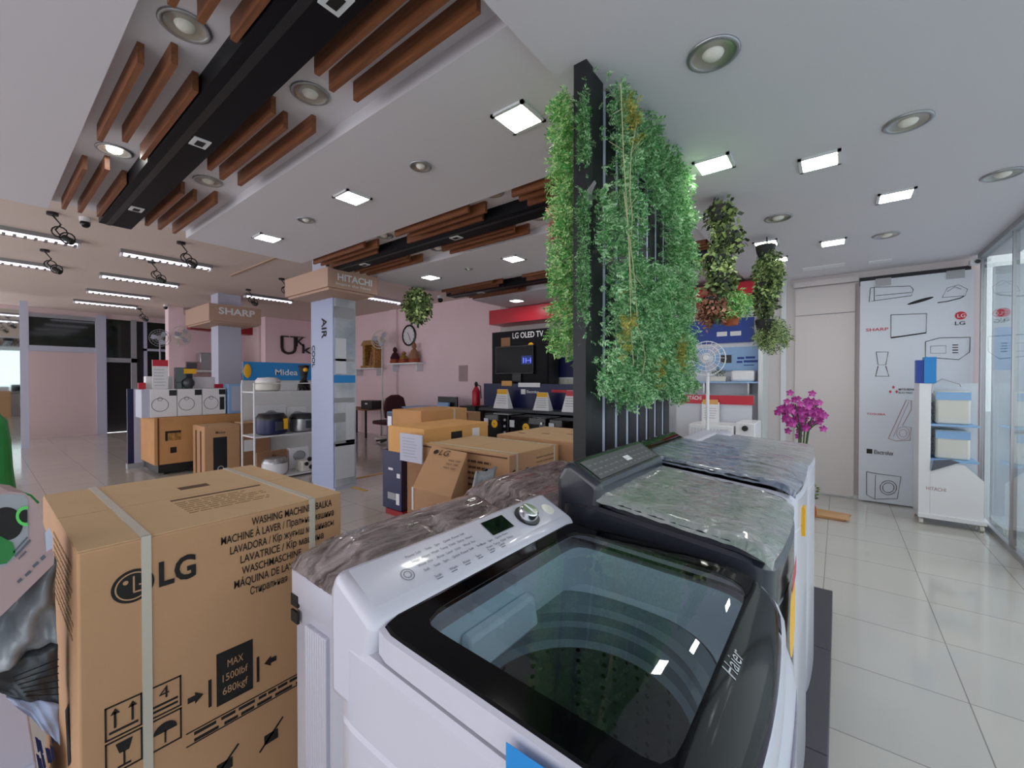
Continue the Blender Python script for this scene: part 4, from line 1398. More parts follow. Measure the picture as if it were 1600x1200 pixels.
def cap(name, label, x0, x1, y0, y1, z0, z1, s, s2, hgt):
    t = thing(name, label, 'sign', ((x0 + x1) / 2, (y0 + y1) / 2, z0))
    MB().box(x0, y0, z0, x1, y1, z1).box(x0 + .03, y0 + .03, z0 - .03, x1 - .03, y1 - .03, z0).build('sign_box', M['signbox'], t, bevel=.004)
    mb = MB()
    w = (y1 - y0) * .7
    mb.text(s, (x1, (y0 + y1) / 2 - w / 2 + .02, (z0 + z1) / 2 - .02), (0, 1, 0), (0, 0, 1), size=hgt, width=w, depth=.006, bold=.03)
    if s2: mb.text(s2, (x1, (y0 + y1) / 2 - w / 2, (z0 + z1) / 2 - .08), (0, 1, 0), (0, 0, 1), size=.05, width=w, depth=.006)
    mb.build('sign_lettering', M['white'], t)
    return t


cap('column_sign', 'beige box sign wrapped around the top of the poster clad column', -6.0, -4.87, 2.635, 3.325, 2.625, 2.865, 'HITACHI', 'Inspire the Next', .115)
T = thing('pale_column', 'plain pale blue white column further back on the left', 'column', (-10.5, 3.4, 0))
B(-10.72, 3.17, 0, -10.3, 3.6, BZ).build('column_core', M['lav'], T)
cap('column_sign', 'beige box sign around the pale column in the left background', -11.2, -9.72, 2.84, 3.78, 2.66, 3.0, 'SHARP', '', .18)

# ------------------------------------------------------------------ left display: trolley, cartons, small boxes
T = thing('platform_trolley', 'low black platform under the big orange carton', 'trolley', (-8.5, 2.4, 0))
B(-9.2, 1.75, .04, -8.32, 3.0, .17).build('deck', M['blackmatt'], T)
for x in (-9.1, -8.42):
    for y in (1.85, 2.9): MB().cyl((x, y - .02, .03), (x, y + .02, .03), .03).build('wheel', M['dark'], T)
T = carton('orange_carton', 'large orange brown carton on the black platform under the small white boxes', -9.15, -8.3, 1.70, 3.05, .17, .90, 'cardorange')
pr = MB()
rc(pr, 258, 674, 283, 687, 'x', -8.3)
rc(pr, 266, 699, 276, 707, 'x', -8.3)
pr.build('black_marks', M['ink'], T)
rc(MB(), 262, 677, 283, 687, 'x', -8.298).build('gold_mark', M['gold'], T)
MB().box(-8.3, 1.74, .17, -8.296, 1.76, .9).build('corner_tape', M['inkbrown'], T)
T = carton('air_conditioner_carton', 'tall brown carton with a dark fan picture in front of the orange carton', -8.15, -7.6, 2.15, 2.63, 0, .775, 'card')
pr = MB()
rc(pr, 333, 684, 355, 737, 'x', -7.6)
pr.build('dark_picture', M['dark'], T)
c = at(345, 732, 'x', -7.596)
MB().lathe([(.045, 0), (.03, .002)], (-7.598, c.y, c.z), 16, 'x').build('fan_picture', M['grey'], T)
pr = MB()
tx(pr, 'Midea', 337, 678, 352, 'x', -7.6)
for x in (-8.02, -7.8): pr.box(x, 2.147, .02, x + .06, 2.15, .7)
pr.build('brown_print', M['inkbrown'], T)
T = carton('air_conditioner_carton', 'darker brown carton with a white label beside the tall fan picture carton', -7.89, -7.62, 2.65, 3.1, 0, .78, 'cardbrown')
rc(MB(), 381, 688, 397, 704, 'x', -7.62).build('paper_label', M['white'], T)
MB().box(-7.89, 2.65, .785, -7.6, 3.1, .80).build('open_flap', M['cardtop'], T)
T = thing('brochure_stand', 'slim blue and lavender upright panel at the left of the small white boxes', 'display stand', (-9.4, 1.67, 0))
B(-9.45, 1.58, .08, -9.4, 1.66, 1.34).build('blue_panel', M['navy'], T)
B(-9.46, 1.66, .08, -9.4, 1.77, 1.34).build('side_panel', M['lav'], T)
B(-9.5, 1.57, .0, -9.36, 1.78, .08).build('base', M['grey'], T)
xw = -8.4
wb = [(234, 277, 'first small white box with round appliance picture, left end of the row'), (277, 316, 'second small white box with round appliance picture in the row'),
      (316, 353, 'third small white box with black window, right end of the row')]
for i, (p0, p1, l) in enumerate(wb):
    a, b = at(p0 + .5, 609, 'x', xw), at(p1 - .5, 609, 'x', xw)
    t = thing('appliance_box', l, 'box', (xw - .2, (a.y + b.y) / 2, .905), 'small white boxes on the orange carton')
    B(xw - .4, a.y, .905, xw, b.y, 1.345).build('box_body', M['white'], t, bevel=.004)
    mb = MB()
    cy_ = a.y + (b.y - a.y) * .36
    for k in range(20):
        t0, t1 = k * math.pi / 10, (k + 1) * math.pi / 10
        mb.poly([(xw + .002, cy_ + r * math.cos(t), 1.1 + r * math.sin(t)) for r, t in ((.10, t0), (.108, t0), (.108, t1), (.10, t1))][::-1])
    for k in range(16):
        t0, t1 = k * math.pi / 8, (k + 1) * math.pi / 8
        mb.poly([(xw + .002, cy_ + r * math.cos(t), 1.19 + r * math.sin(t)) for r, t in ((.025, t0), (.032, t0), (.032, t1), (.025, t1))][::-1])
    mb.build('round_picture', M['inkgrey'], t)
    mb = MB().box(xw, b.y - .10, 1.24, xw + .002, b.y - .005, 1.33)
    if i == 2: mb.box(xw, b.y - .09, .98, xw + .002, b.y - .02, 1.2)
    mb.build('dark_tag', M['dark'], t)
B_ = lambda *a: MB().box(*a)
T = thing('appliance_box', 'pale lilac box at the far left end of the small white boxes', 'box', (-8.6, 1.62, .9))
B(-8.8, 1.575, .905, -8.41, 1.69, 1.34).build('box_body', M['lav'], T, bevel=.004)
T = thing('price_board', 'upright white notice with red header above the small white boxes', 'sign', (-8.6, 1.85, 1.35))
a, b = at(238, 562, 'x', -8.55), at(263, 605, 'x', -8.55)
B(-8.57, a.y, 1.345, -8.55, b.y, a.z).build('board', M['white'], T)
B(-8.55, a.y, a.z - .1, -8.545, b.y, a.z).build('red_header', M['red'], T)
mb = MB()
lines(mb, 6, a.y + .02, b.y - .02, a.z - .16, .05, 'x', -8.55, .008, .003)
mb.build('small_lines', M['grey'], T)
for p0, p1, py, l, m in ((216, 228, 598, 'red box at the left behind the small white boxes', 'red'), (336, 352, 600, 'red box at the right end above the small white boxes', 'red'),
                         (228, 270, 588, 'white appliance box with faint picture behind the notice', 'white'), (301, 336, 589, 'white box with faint print right of the black blender poster', 'white')):
    a, b = at(p0, py, 'x', -8.65 if m == 'white' else -8.6), at(p1, py, 'x', -8.65 if m == 'white' else -8.6)
    t = thing('small_box', l, 'box', (a.x, (a.y + b.y) / 2, 1.35))
    B(a.x - .05 if m == 'red' else a.x - .15, a.y, 1.347, a.x, b.y, a.z).build('box_body', M[m], t, bevel=.003)
T = thing('blender_display_box', 'black box with a yellow corner and grey rounded appliance picture', 'box', (-8.5, 2.2, 1.35))
a, b = at(275, 574, 'x', -8.5), at(301, 607, 'x', -8.5)
B(-8.62, a.y, 1.347, -8.5, b.y, a.z).build('box_body', M['black'], T)
MB().ball((-8.47, (a.y + b.y) / 2 + .05, 1.44), .085).build('grey_picture', M['panelgrey'], T, smooth=True)
B(-8.5, b.y - .12, a.z - .1, -8.49, b.y + .05, a.z - .02).build('yellow_corner', M['yellow'], T)

# white rack with rice cookers
XR = -6.6
T = thing('metal_display_rack', 'white metal rack with three shelves holding rice cookers and boxes', 'shelf rack', (XR - .25, 3.05, 0))
ya, yb = at(397, 600, 'x', XR).y, at(512, 600, 'x', XR).y
z1_, z2_, z3_ = at(450, 611, 'x', XR).z, at(450, 678, 'x', XR).z, at(450, 742, 'x', XR).z
for s, y in ((0, ya), (1, yb)):
    for x in (XR, XR - .45):
        MB().tube([(x, y + (.0 if s == 0 else .07), 0), (x, y, z1_ + .12)], .014, 6).build('upright', M['whiteframe'], T)
for z in (z1_, z2_, z3_):
    B(XR - .47, ya, z - .02, XR + .01, yb + .03 * (z < z1_), z).build('shelf', M['whiteframe'], T)
B(XR - .02, ya, z1_ + .11, XR + .0, yb, z1_ + .125).build('top_bar', M['whiteframe'], T)


def cooker(label, px, w, z, body, h=.22, lid='dark', panel=True):
    c = at(px, 650, 'x', XR - .2)
    t = thing('rice_cooker', label, 'rice cooker', (XR - .2, c.y, z))
    r = w / 2
    MB().lathe([(r * .75, 0), (r * .95, .02), (r, h * .35), (r * .98, h * .68)], (XR - .2, c.y, z + .0), 24, cap0=True).build('body', M[body], t, smooth='auto')
    MB().lathe([(r * 1.0, h * .68), (r * 1.0, h * .75), (r * .8, h * .95), (.01, h)], (XR - .2, c.y, z), 24).build('lid', M[lid], t, smooth='auto')
    if panel: B(XR - .2 + r * .93, c.y - .03, z + h * .2, XR - .2 + r * 1.02, c.y + .07, z + h * .6).build('control_panel', M['panelgrey'], t, bevel=.004)
    return t


cooker('white rice cooker on the rack top shelf in front of the blue banner', 419, .34, z1_, 'cream', .21, 'white', False)
cooker('dark rice cooker with blue band on the rack middle shelf, left', 424, .43, z2_, 'navy', .33)
B(XR - .2 + .19, at(443, 660, 'x', XR).y, z2_ + .08, XR - .2 + .215, at(449, 660, 'x', XR).y, z2_ + .24).build('yellow_sticker', M['yellow'], bpy.data.objects['rice_cooker.001'])
cooker('black and steel rice cooker on the rack middle shelf, right', 472, .37, z2_, 'steel', .30, 'dark')
cooker('white rice cooker with open rim on the rack bottom shelf', 429, .36, z3_, 'white', .27, 'steel', False)
for p0, p1, zz, hh, l, m in ((402, 450, z2_, .44, 'white box with grey bowl picture behind the blue banded cooker', 'white'),
                             (453, 482, z2_, .38, 'white box with grey bowl picture behind the black and steel cooker', 'white'),
                             (404, 452, z3_, .33, 'plain brown box at the back of the rack bottom shelf', 'cardbrown'),
                             (455, 486, z3_, .34, 'white box with a dark bowl picture on the rack bottom shelf', 'white')):
    a, b = at(p0, 650, 'x', XR - .3), at(p1, 650, 'x', XR - .3)
    t = thing('boxed_cooker', l, 'box', (XR - .38, (a.y + b.y) / 2, zz))
    B(XR - .45, a.y, zz, XR - .38, b.y, zz + hh).build('box_body', M[m], t, bevel=.004)
    if m == 'white': MB().ball((XR - .372, (a.y + b.y) / 2, zz + hh * .6), .10, .1, 1, .85).build('bowl_picture', M['grey'], t, smooth=True)
    else: MB().text('8x', (XR - .38, (a.y + b.y) / 2, zz + hh * .7), (0, 1, 0), (0, 0, 1), size=.07, depth=.003).build('box_print', M['ink'], t)
T = thing('camera_like_appliance', 'pale green small appliance with black knobs on the rack bottom shelf', 'appliance', (XR - .12, at(479, 700, 'x', XR - .12).y, z3_))
cy_ = at(479, 700, 'x', XR - .12).y
B(XR - .25, cy_ - .12, z3_, XR - .03, cy_ + .12, z3_ + .17).build('body', M['cream'], T, bevel=.02)
for dy, dz, r in ((-.05, .12, .03), (.03, .06, .04), (.0, .19, .035)):
    MB().cyl((XR - .03, cy_ + dy, z3_ + dz), (XR - .01, cy_ + dy, z3_ + dz), r, n=16).build('knob', M['dark'], T)
T = thing('stand_blender', 'black blender with yellow tag on the rack top shelf', 'blender', (XR - .15, at(475, 600, 'x', XR - .15).y, z1_))
cy_ = at(475, 600, 'x', XR - .15).y
MB().lathe([(.10, 0), (.09, .1), (.05, .16), (.045, .2)], (XR - .15, cy_, z1_), 20, cap0=True).build('base', M['black'], T, smooth='auto')
MB().lathe([(.045, .2), (.07, .34), (.09, .4), (.01, .41)], (XR - .15, cy_, z1_), 20).build('jug', M['dark'], T, smooth='auto')
MB().ball((XR - .08, cy_ - .01, z1_ + .33), .035).build('yellow_tag', M['yellow'], T)
T = thing('banner_board', 'bright blue banner standing behind the rack with white lettering', 'banner', (-8.0, 3.5, 1.4))
a, b = at(380, 565, 'x', -7.9), at(499, 594, 'x', -7.9)
B(-7.93, a.y, b.z, -7.9, b.y, a.z).build('panel', M['blue'], T)
B(-7.99, a.y, 0, -7.93, b.y, b.z).build('support_panel', M['whiteframe'], T)
mb = MB()
tx(mb, 'Midea', 430, 586, 465, 'x', -7.9, size=.15)
mb.build('lettering', M['white'], T)
MB().ball((-7.89, a.y + .06, (a.z + b.z) / 2), .1, .1, .6, 1.2).build('yellow_flower_print', M['yellow'], T)
T = thing('white_cabinet', 'white cabinet with glass side between the small boxes and the rack', 'cabinet', (-8.3, 2.8, 0))
a, b = at(357, 600, 'x', -8.35), at(396, 640, 'x', -8.35)
B(-8.7, a.y, .905, -8.35, b.y, 1.42).build('cabinet_body', M['skyblue'], T, bevel=.004)
B(-8.352, a.y + .05, .95, -8.345, b.y - .04, 1.38).build('cabinet_panel', M['lav'], T)

# ------------------------------------------------------------------ far left wall things
T = thing('wall_letters', 'dark serif letters U K and a small k fixed to the pink wall', 'wall sign', (-13.05, 6.0, 2.3))
for s, p0, p1, py, hz in (('U', 439, 464, 553, .78), ('K', 463, 477, 541, .42), ('k', 473, 487, 552, .42)):
    a, b = at(p0, py, 'x', -13.06), at(p1, py, 'x', -13.06)
    m_ = MB().text(s, a, (0, 1, 0), (0, 0, 1), size=hz, width=(b.y - a.y), depth=0)
    ob = m_.build('letter', M['dark'], T)
    sd = ob.modifiers.new('thickness', 'SOLIDIFY')
    sd.thickness = .04
    if s != 'k':
        sb = MB()
        for yy in ((a.y, a.y + .22), (b.y - .2, b.y)):
            sb.box(-13.06, yy[0], a.z + hz * .66, -13.03, yy[1], a.z + hz * .70)
        sb.build('serif', M['dark'], T)
XA = -13.85
T = thing('red_fascia', 'dark red band above the alcove beyond the pale column', 'sign', (XA, 4.6, 2.8))
MB().prism([(3.62, 2.87), (5.15, 2.83), (5.15, 3.08), (3.62, 3.12)], 'x', XA - .3, XA).build('band', M['darkred'], T)
T = thing('wall_shelf', 'long pale shelf in the alcove carrying small ovens', 'shelf', (XA, 4.5, 1.7))
B(XA - .5, 3.5, 1.70, XA, 5.1, 1.76).build('board', M['white'], T)
B(XA - .5, 3.5, 0, XA - .3, 5.1, 1.70).build('panel', M['cardpink'], T)
T = thing('microwave_oven', 'grey metallic oven on the alcove shelf left of the pale column', 'oven', (XA - .2, 4.1, 1.76))
a, b = at(313, 551, 'x', XA), at(346, 572, 'x', XA)
B(XA - .35, a.y, 1.76, XA, b.y, a.z).build('body', M['steel'], T, bevel=.02)
MB().lathe([(.1, 0), (.08, .02), (.01, .025)], (XA, (a.y + b.y) / 2 + .1, (a.z + 1.76) / 2), 20, 'x').build('door_window', M['dark'], T)
T = thing('toaster_oven', 'flat brownish oven at the left end of the alcove shelf', 'oven', (XA - .2, 3.7, 1.76))
B(XA - .35, 3.5, 1.76, XA, 3.86, 1.98).build('body', M['cardpink'], T, bevel=.01)
B(XA, 3.53, 1.79, XA + .01, 3.76, 1.95).build('door_window', M['inkgrey'], T)


def fan(label, x, y, z, r, face, m='cream', stand=None, wall=None):
    t = thing('fan', label, 'fan', (x, y, z))
    f = Vector(face).normalized()
    u = f.cross(Vector((0, 0, 1))).normalized()
    w = u.cross(f)
    c = Vector((x, y, z))
    g = MB()
    for rr_, off in ((1, 0), (.75, .045), (.5, .06), (.25, .065), (1, -.03)):
        g.tube([c + (u * math.cos(a * math.pi / 12) + w * math.sin(a * math.pi / 12)) * r * rr_ + f * off for a in range(24)], r * .022, 5, True)
    for k in range(20):
        d = u * math.cos(k * math.pi / 10) + w * math.sin(k * math.pi / 10)
        g.tube([c + d * r, c + d * r * .75 + f * .045, c + d * r * .2 + f * .066], r * .011, 4)
    g.build('grille', M[m], t)
    b = MB()
    for k in range(3):
        a0 = k * 2.094
        pts_ = [c + (u * math.cos(a0 + da) + w * math.sin(a0 + da)) * r * q for da, q in ((0, .15), (-.35, .6), (-.1, .88), (.45, .85), (.7, .5), (.4, .15))]
        b.loft([[p + f * .004 for p in pts_], [p - f * .004 for p in pts_]], True, True)
    b.build('blades', M['lav'], t)
    h = MB()
    h.cyl(c + f * .075, c - f * .02, r * .18)
    h.cyl(c - f * .02, c - f * .18, r * .35, r * .22)
    h.build('motor_housing', M[m], t, bevel=.008)
    if stand is not None:
        MB().cyl(c - f * .1, (x - f.x * .1, y - f.y * .1, stand), .018).build('pole', M[m], t)
        MB().lathe([(.2, 0), (.19, .03), (.03, .06)], (x - f.x * .1, y - f.y * .1, stand), 20, cap0=True).build('base', M[m], t)
    if wall: MB().tube([c - f * .12, c - f * .12 + Vector((0, 0, -.22)), wall], .022, 6).build('wall_arm', M[m], t)
    return t


c = at(285, 524, 'x', -12.8)
fan('beige wall fan on the pink pillar left of the alcove', c.x, c.y, c.z, .23, (1, .5, .2), 'cream', wall=(-13.1, c.y - .02, c.z - .2))
c = at(250, 528, 'x', -12.7)
fan('dim dark fan before the dark window left of the pink pillar', c.x, c.y, c.z, .2, (1, -.2, 0), 'grey', stand=0.0)
c = at(594, 530, 'y', 6.3)
fan('white fan tilted upward beside the wall clock', c.x, c.y, c.z, .24, (.5, -1, .3), 'cream', stand=.0)

# clock, shelves, statues
c = at(638.5, 524, 'y', YB - .03)
T = thing('wall_clock', 'round wall clock with dark rim on the pink wall', 'clock', tuple(c))
MB().lathe([(.25, 0), (.27, -.03), (.235, -.045), (.225, -.02)], (c.x, YB, c.z), 36, 'y').build('rim', M['dark'], T, smooth='auto')
MB().lathe([(.228, -.02), (.01, -.021)], (c.x, YB, c.z), 36, 'y').build('face', M['white'], T)
hd = MB()
for k in range(12):
    a = k * math.pi / 6
    hd.tube([(c.x + .18 * math.sin(a), YB - .024, c.z + .18 * math.cos(a)), (c.x + .215 * math.sin(a), YB - .024, c.z + .215 * math.cos(a))], .005, 4)
hd.build('hour_marks', M['ink'], T)
hd = MB()
for a, l in ((5.6, .1), (2.7, .16)):
    hd.tube([(c.x, YB - .027, c.z), (c.x + l * math.sin(a), YB - .027, c.z + l * math.cos(a))], .006, 4)
hd.build('hands', M['ink'], T)
T = thing('wall_shelf', 'thin white shelf under the wall clock holding small figures', 'shelf', (-8.6, 6.7, 1.88))
B(-9.2, 6.5, 1.875, -7.95, YB, 1.91).build('board', M['white'], T)
for x in (-9.05, -8.1): B(x, 6.6, 1.70, x + .03, YB, 1.875).build('bracket', M['white'], T)
T = thing('wall_shelf', 'thin white shelf left of the clock holding a gilded shrine', 'shelf', (-10.2, 6.7, 1.8))
B(-10.9, 6.45, 1.775, -9.55, YB, 1.805).build('board', M['white'], T)
for x in (-10.7, -9.75): B(x, 6.6, 1.6, x + .03, YB, 1.775).build('bracket', M['white'], T)
T = thing('gilded_shrine', 'small gilded wooden shrine on the left wall shelf', 'shrine', (-10.0, 6.62, 1.805))
mb = MB()
mb.box(-10.3, 6.5, 1.805, -9.68, 6.78, 1.87)
mb.box(-10.28, 6.55, 1.87, -10.17, 6.78, 2.42)
mb.box(-9.82, 6.55, 1.87, -9.71, 6.78, 2.42)
mb.box(-10.2, 6.74, 1.87, -9.8, 6.78, 2.42)
mb.prism([(-10.34, 2.42), (-9.66, 2.42), (-9.8, 2.55), (-10.2, 2.55)], 'y', 6.52, 6.78)
mb.build('shrine_frame', M['gold'], T)
MB().lathe([(.1, 0), (.08, .1), (.05, .25), (.03, .3), (.045, .36), (.01, .42)], (-10.0, 6.66, 1.87), 14, cap0=True).build('inner_figure', M['cardbrown'], T, smooth='auto')
for x, h, m, l in ((-8.98, .42, 'maroon', 'dark red brown seated figure at the left end of the clock shelf'), (-8.62, .3, 'gold', 'golden rounded figure in the middle of the clock shelf'),
                   (-8.22, .5, 'cardbrown', 'brown figure with raised top at the right end of the clock shelf')):
    t = thing('figurine', l, 'figurine', (x, 6.65, 1.91), 'figures on the clock shelf')
    MB().lathe([(.12, 0), (.13, .04), (.11, .1)], (x, 6.65, 1.91), 14, cap0=True).build('pedestal', M['terracotta'], t, smooth='auto')
    MB().lathe([(.11, .1), (.12, h * .35), (.07, h * .6), (.035, h * .68), (.06, h * .78), (.05, h * .92), (.01, h)], (x, 6.65, 1.91), 14).build('figure', M[m], t, smooth='auto')
# desk area
T = thing('office_chair', 'maroon fabric office chair with rounded back at the desk', 'chair', (-8.2, 6.05, 0))
MB().prism([(-.26, .58), (.26, .58), (.29, .85), (.24, 1.06), (.1, 1.13), (-.1, 1.13), (-.24, 1.06), (-.29, .85)], 'x', 0, .08)
bk = MB().prism([(6.05 - .27, .6), (6.05 + .27, .6), (6.05 + .3, .85), (6.05 + .24, 1.07), (6.05 + .1, 1.14), (6.05 - .1, 1.14), (6.05 - .24, 1.07), (6.05 - .3, .85)], 'x', -8.22, -8.14)
bk.build('backrest', M['maroon'], T, bevel=.03)
B(-8.7, 5.78, .44, -8.2, 6.32, .53).build('seat', M['maroon'], T, bevel=.03)
MB().cyl((-8.45, 6.05, .06), (-8.45, 6.05, .44), .03).build('gas_column', M['dark'], T)
for k in range(5):
    a = k * 1.2566
    MB().cyl((-8.45, 6.05, .07), (-8.45 + .28 * math.cos(a), 6.05 + .28 * math.sin(a), .04), .02).build('leg', M['dark'], T)
T = thing('office_table', 'small dark legged table left of the maroon chair', 'table', (-10.0, 6.4, 0))
B(-10.8, 6.1, .70, -9.5, 6.7, .73).build('tabletop', M['cardbrown'], T)
for x in (-10.75, -9.56):
    for y in (6.14, 6.62): B(x, y, 0, x + .04, y + .04, .70).build('leg', M['dark'], T)
T = thing('printer', 'small black machine on the dark legged table', 'printer', (-9.6, 6.4, .73))
B(-9.9, 6.25, .73, -9.42, 6.6, .95).build('body', M['dark'], T, bevel=.01)
B(-9.7, 6.24, .85, -9.6, 6.25, .89).build('lamp_lens', M['lens'], T)
T = thing('glass_counter', 'pale glass topped counter with blue edge along the pink wall', 'counter', (-7.1, 6.4, 0))
B(-8.0, 6.15, .0, -6.38, 6.7, .84).build('body', M['tealprint'], T)
B(-8.02, 6.12, .84, -6.36, 6.72, .87).build('worktop', M['skyblue'], T)
T = thing('desk_monitor', 'dark screen with a greenish document in front on the counter', 'monitor', (-6.85, 6.35, .87))
B(-7.05, 6.36, .9, -6.45, 6.40, 1.12).build('screen', M['dark'], T)
B(-6.8, 6.36, .87, -6.7, 6.42, .92).build('stand', M['dark'], T)
B(-6.95, 6.25, .87, -6.6, 6.3, 1.0).build('paper_tray', M['skyblue'], T)
T = thing('paper_notice', 'faint grey paper notice taped to the pink wall', 'paper', (-6.9, YB, 1.5))
a, b = at(717, 571, 'y', YB), at(731, 596, 'y', YB)
B(a.x, YB - .006, b.z, b.x, YB, a.z).build('sheet', M['cardpink'], T)
mb = MB()
lines(mb, 5, a.x + .02, b.x - .02, a.z - .06, .05, 'y', YB - .006, .012, .002)
mb.build('printed_lines', M['grey'], T)
c = at(744, 620, 'y', 6.5)
T = thing('fire_extinguisher', 'red fire extinguisher beside the black counter end', 'fire extinguisher', (c.x, 6.5, .9))
MB().lathe([(.08, 0), (.085, .02), (.085, .3), (.04, .38), (.03, .4)], (c.x, 6.5, .95), 18, cap0=True).build('cylinder', M['red'], T, smooth='auto')
MB().lathe([(.03, .4), (.04, .46), (.02, .5)], (c.x, 6.5, .95), 12, cap1=True).build('valve', M['dark'], T)
MB().tube([(c.x, 6.5, 1.4), (c.x + .12, 6.5, 1.36), (c.x + .14, 6.5, 1.1)], .012, 6).build('hose', M['dark'], T)
T = thing('black_cabinet', 'dark cabinet under the red fire extinguisher', 'cabinet', (c.x, 6.45, 0))
B(c.x - .25, 6.25, 0, c.x + .2, 6.7, .95).build('body', M['blackmatt'], T, bevel=.01)

# ------------------------------------------------------------------ back wall: red fascias, television display, counters
T = thing('red_fascia', 'glossy red fascia box over the television display, left of the greenery', 'sign', (-4, 6.5, 2.5))
B(-5.48, 6.3, 2.585, -2.9, YB - .02, 2.86).build('fascia_box', M['red'], T)
T = thing('red_fascia', 'short red fascia box behind the hanging planters', 'sign', (-1.3, 6.5, 2.5))
B(-2.6, 6.3, 2.555, -.87, YB - .05, 2.80).build('fascia_box', M['red'], T)
T = thing('television_display', 'tall black display board with white lettering for televisions', 'display board', (-4.75, 6.45, 0))
B(-5.4, 6.3, .98, -4.11, 6.36, 2.42).build('board', M['displayblack'], T)
B(-5.4, 6.36, .0, -4.11, 6.7, 2.3).build('back_box', M['blackmatt'], T)
mb = MB()
tx(mb, 'LG OLED TV', 801, 529, 849, 'y', 6.3, size=.15)
mb.build('lettering', M['white'], T)
c = at(829, 541, 'y', 6.29)
MB().lathe([(.07, 0), (.01, -.01)], (c.x, 6.297, c.z), 20, 'y').build('yellow_sticker', M['yellow'], T)
c = at(789, 535, 'y', 6.29)
B(c.x - .1, 6.294, c.z - .1, c.x + .12, 6.3, c.z + .09).build('warm_picture', M['cardbrown'], T)
T = thing('television', 'dark television with a small lit logo on the black display board', 'television', (-4.9, 6.25, 1.5))
a, b = at(774, 542, 'y', 6.24), at(833, 584, 'y', 6.24)
B(a.x, 6.24, b.z, b.x, 6.28, a.z).build('bezel', M['dark'], T, bevel=.005)
B(a.x + .02, 6.236, b.z + .02, b.x - .02, 6.24, a.z - .02).build('screen', M['screen'], T)
rc(MB(), 815, 556, 831, 569, 'y', 6.235, .003).build('lit_logo', M['deepblue'], T)
mb = MB()
tx(mb, 'H', 821, 567, 830, 'y', 6.232, size=.13)
rc(mb, 817, 559, 819, 567, 'y', 6.232, .003)
mb.build('logo_letter', M['screenblue'], T)
B(a.x + .4, 6.26, 1.45, a.x + .6, 6.29, b.z).build('stand', M['dark'], T)
T = thing('tablet_screen', 'small dark blue screen with a light frame on the pale wall by the greenery', 'screen', (-3.65, YB, 1.7))
a, b = at(869, 556, 'y', YB - .04), at(900, 593, 'y', YB - .04)
B(a.x, YB - .05, b.z, b.x, YB, a.z).build('frame', M['whiteframe'], T, bevel=.006)
B(a.x + .04, YB - .055, b.z + .04, b.x - .04, YB - .05, a.z - .03).build('screen', M['navy'], T)
T = thing('corrugated_panel', 'beige corrugated panel behind the small dark blue screen', 'panel', (-3.6, YB, 1.2))
mb = MB()
for k in range(16): mb.box(-4.3 + k * .09, YB - .04, 1.2, -4.3 + k * .09 + .06, YB - .025, 2.5)
mb.box(-4.3, YB - .025, 1.2, -2.86, YB - .004, 2.5)
mb.build('corrugated_sheet', M['cream'], T)
YC = 5.75
T = thing('display_counter', 'black display counter below the television board', 'counter', (-4.3, YC + .3, 0))
a, b = at(748, 634, 'y', YC), at(906, 648, 'y', YC)
ztop_ = .98
B(a.x, YC, ztop_ - .05, -2.2, YC + .53, ztop_).build('worktop', M['panelgrey'], T, bevel=.004)
B(a.x + .05, YC + .06, 0, -2.25, YC + .5, ztop_ - .05).build('counter_body', M['black'], T)
T = thing('appliance_display_board', 'dark navy display back with white brand lettering behind the price cards', 'display board', (-4, YC + .4, ztop_))
a, b = at(757, 598, 'y', YC + .4), at(905, 606, 'y', YC + .4)
B(a.x, YC + .38, ztop_, -2.3, YC + .42, 1.42).build('board', M['navy'], T)
mb = MB()
tx(mb, 'Electrolux', 823, 614, 842, 'y', YC + .38, size=.07)
rc(mb, 814, 608, 821, 616, 'y', YC + .38)
mb.build('lettering', M['white'], T)
rc(MB(), 810, 598, 844, 605, 'y', YC + .375, .006).build('white_strip', M['white'], T)
rc(MB(), 784, 595, 800, 603, 'y', YC + .375, .006).build('orange_tag', M['cardyellow'], T)
rc(MB(), 862, 609, 904, 614, 'y', YC + .375, .006).build('red_strip', M['red'], T)
for p0, p1, y0_, y1_, m, l in ((775, 794, 608, 636, 'yellow', 'a-shaped price card with yellow top, left one on the black counter'), (837, 857, 613, 642, 'yellow', 'a-shaped price card with yellow top, right one on the black counter'),
                               (882, 906, 610, 648, 'red', 'larger price card with red header beside the green wall')):
    a, b = at(p0, y0_, 'y', YC + .1), at(p1, y1_, 'y', YC + .1)
    t = thing('price_card', l, 'price card', ((a.x + b.x) / 2, YC + .1, ztop_), 'price cards on the black counter')
    w4 = (b.x - a.x) * .12
    MB().loft([[(a.x - w4, YC + .06, ztop_), (b.x + w4, YC + .06, ztop_), (b.x + w4, YC + .2, ztop_), (a.x - w4, YC + .2, ztop_)],
               [(a.x + w4, YC + .12, a.z), (b.x - w4, YC + .12, a.z), (b.x - w4, YC + .13, a.z), (a.x + w4, YC + .13, a.z)]], True, True).build('card', M['white'], t)
    hh = (a.z - ztop_)
    B(a.x + w4 * .8, YC + .10, a.z - hh * .26, b.x - w4 * .8, YC + .106, a.z - .004).build('coloured_header', M[m], t)
    mb = MB()
    for k in range(5): mb.box(a.x + .03, YC + .078 - .006 * k * 0 - .008, ztop_ + .05 + k * hh * .12, b.x - .03, YC + .08, ztop_ + .058 + k * hh * .12)
    mb.build('printed_lines', M['grey'], t)
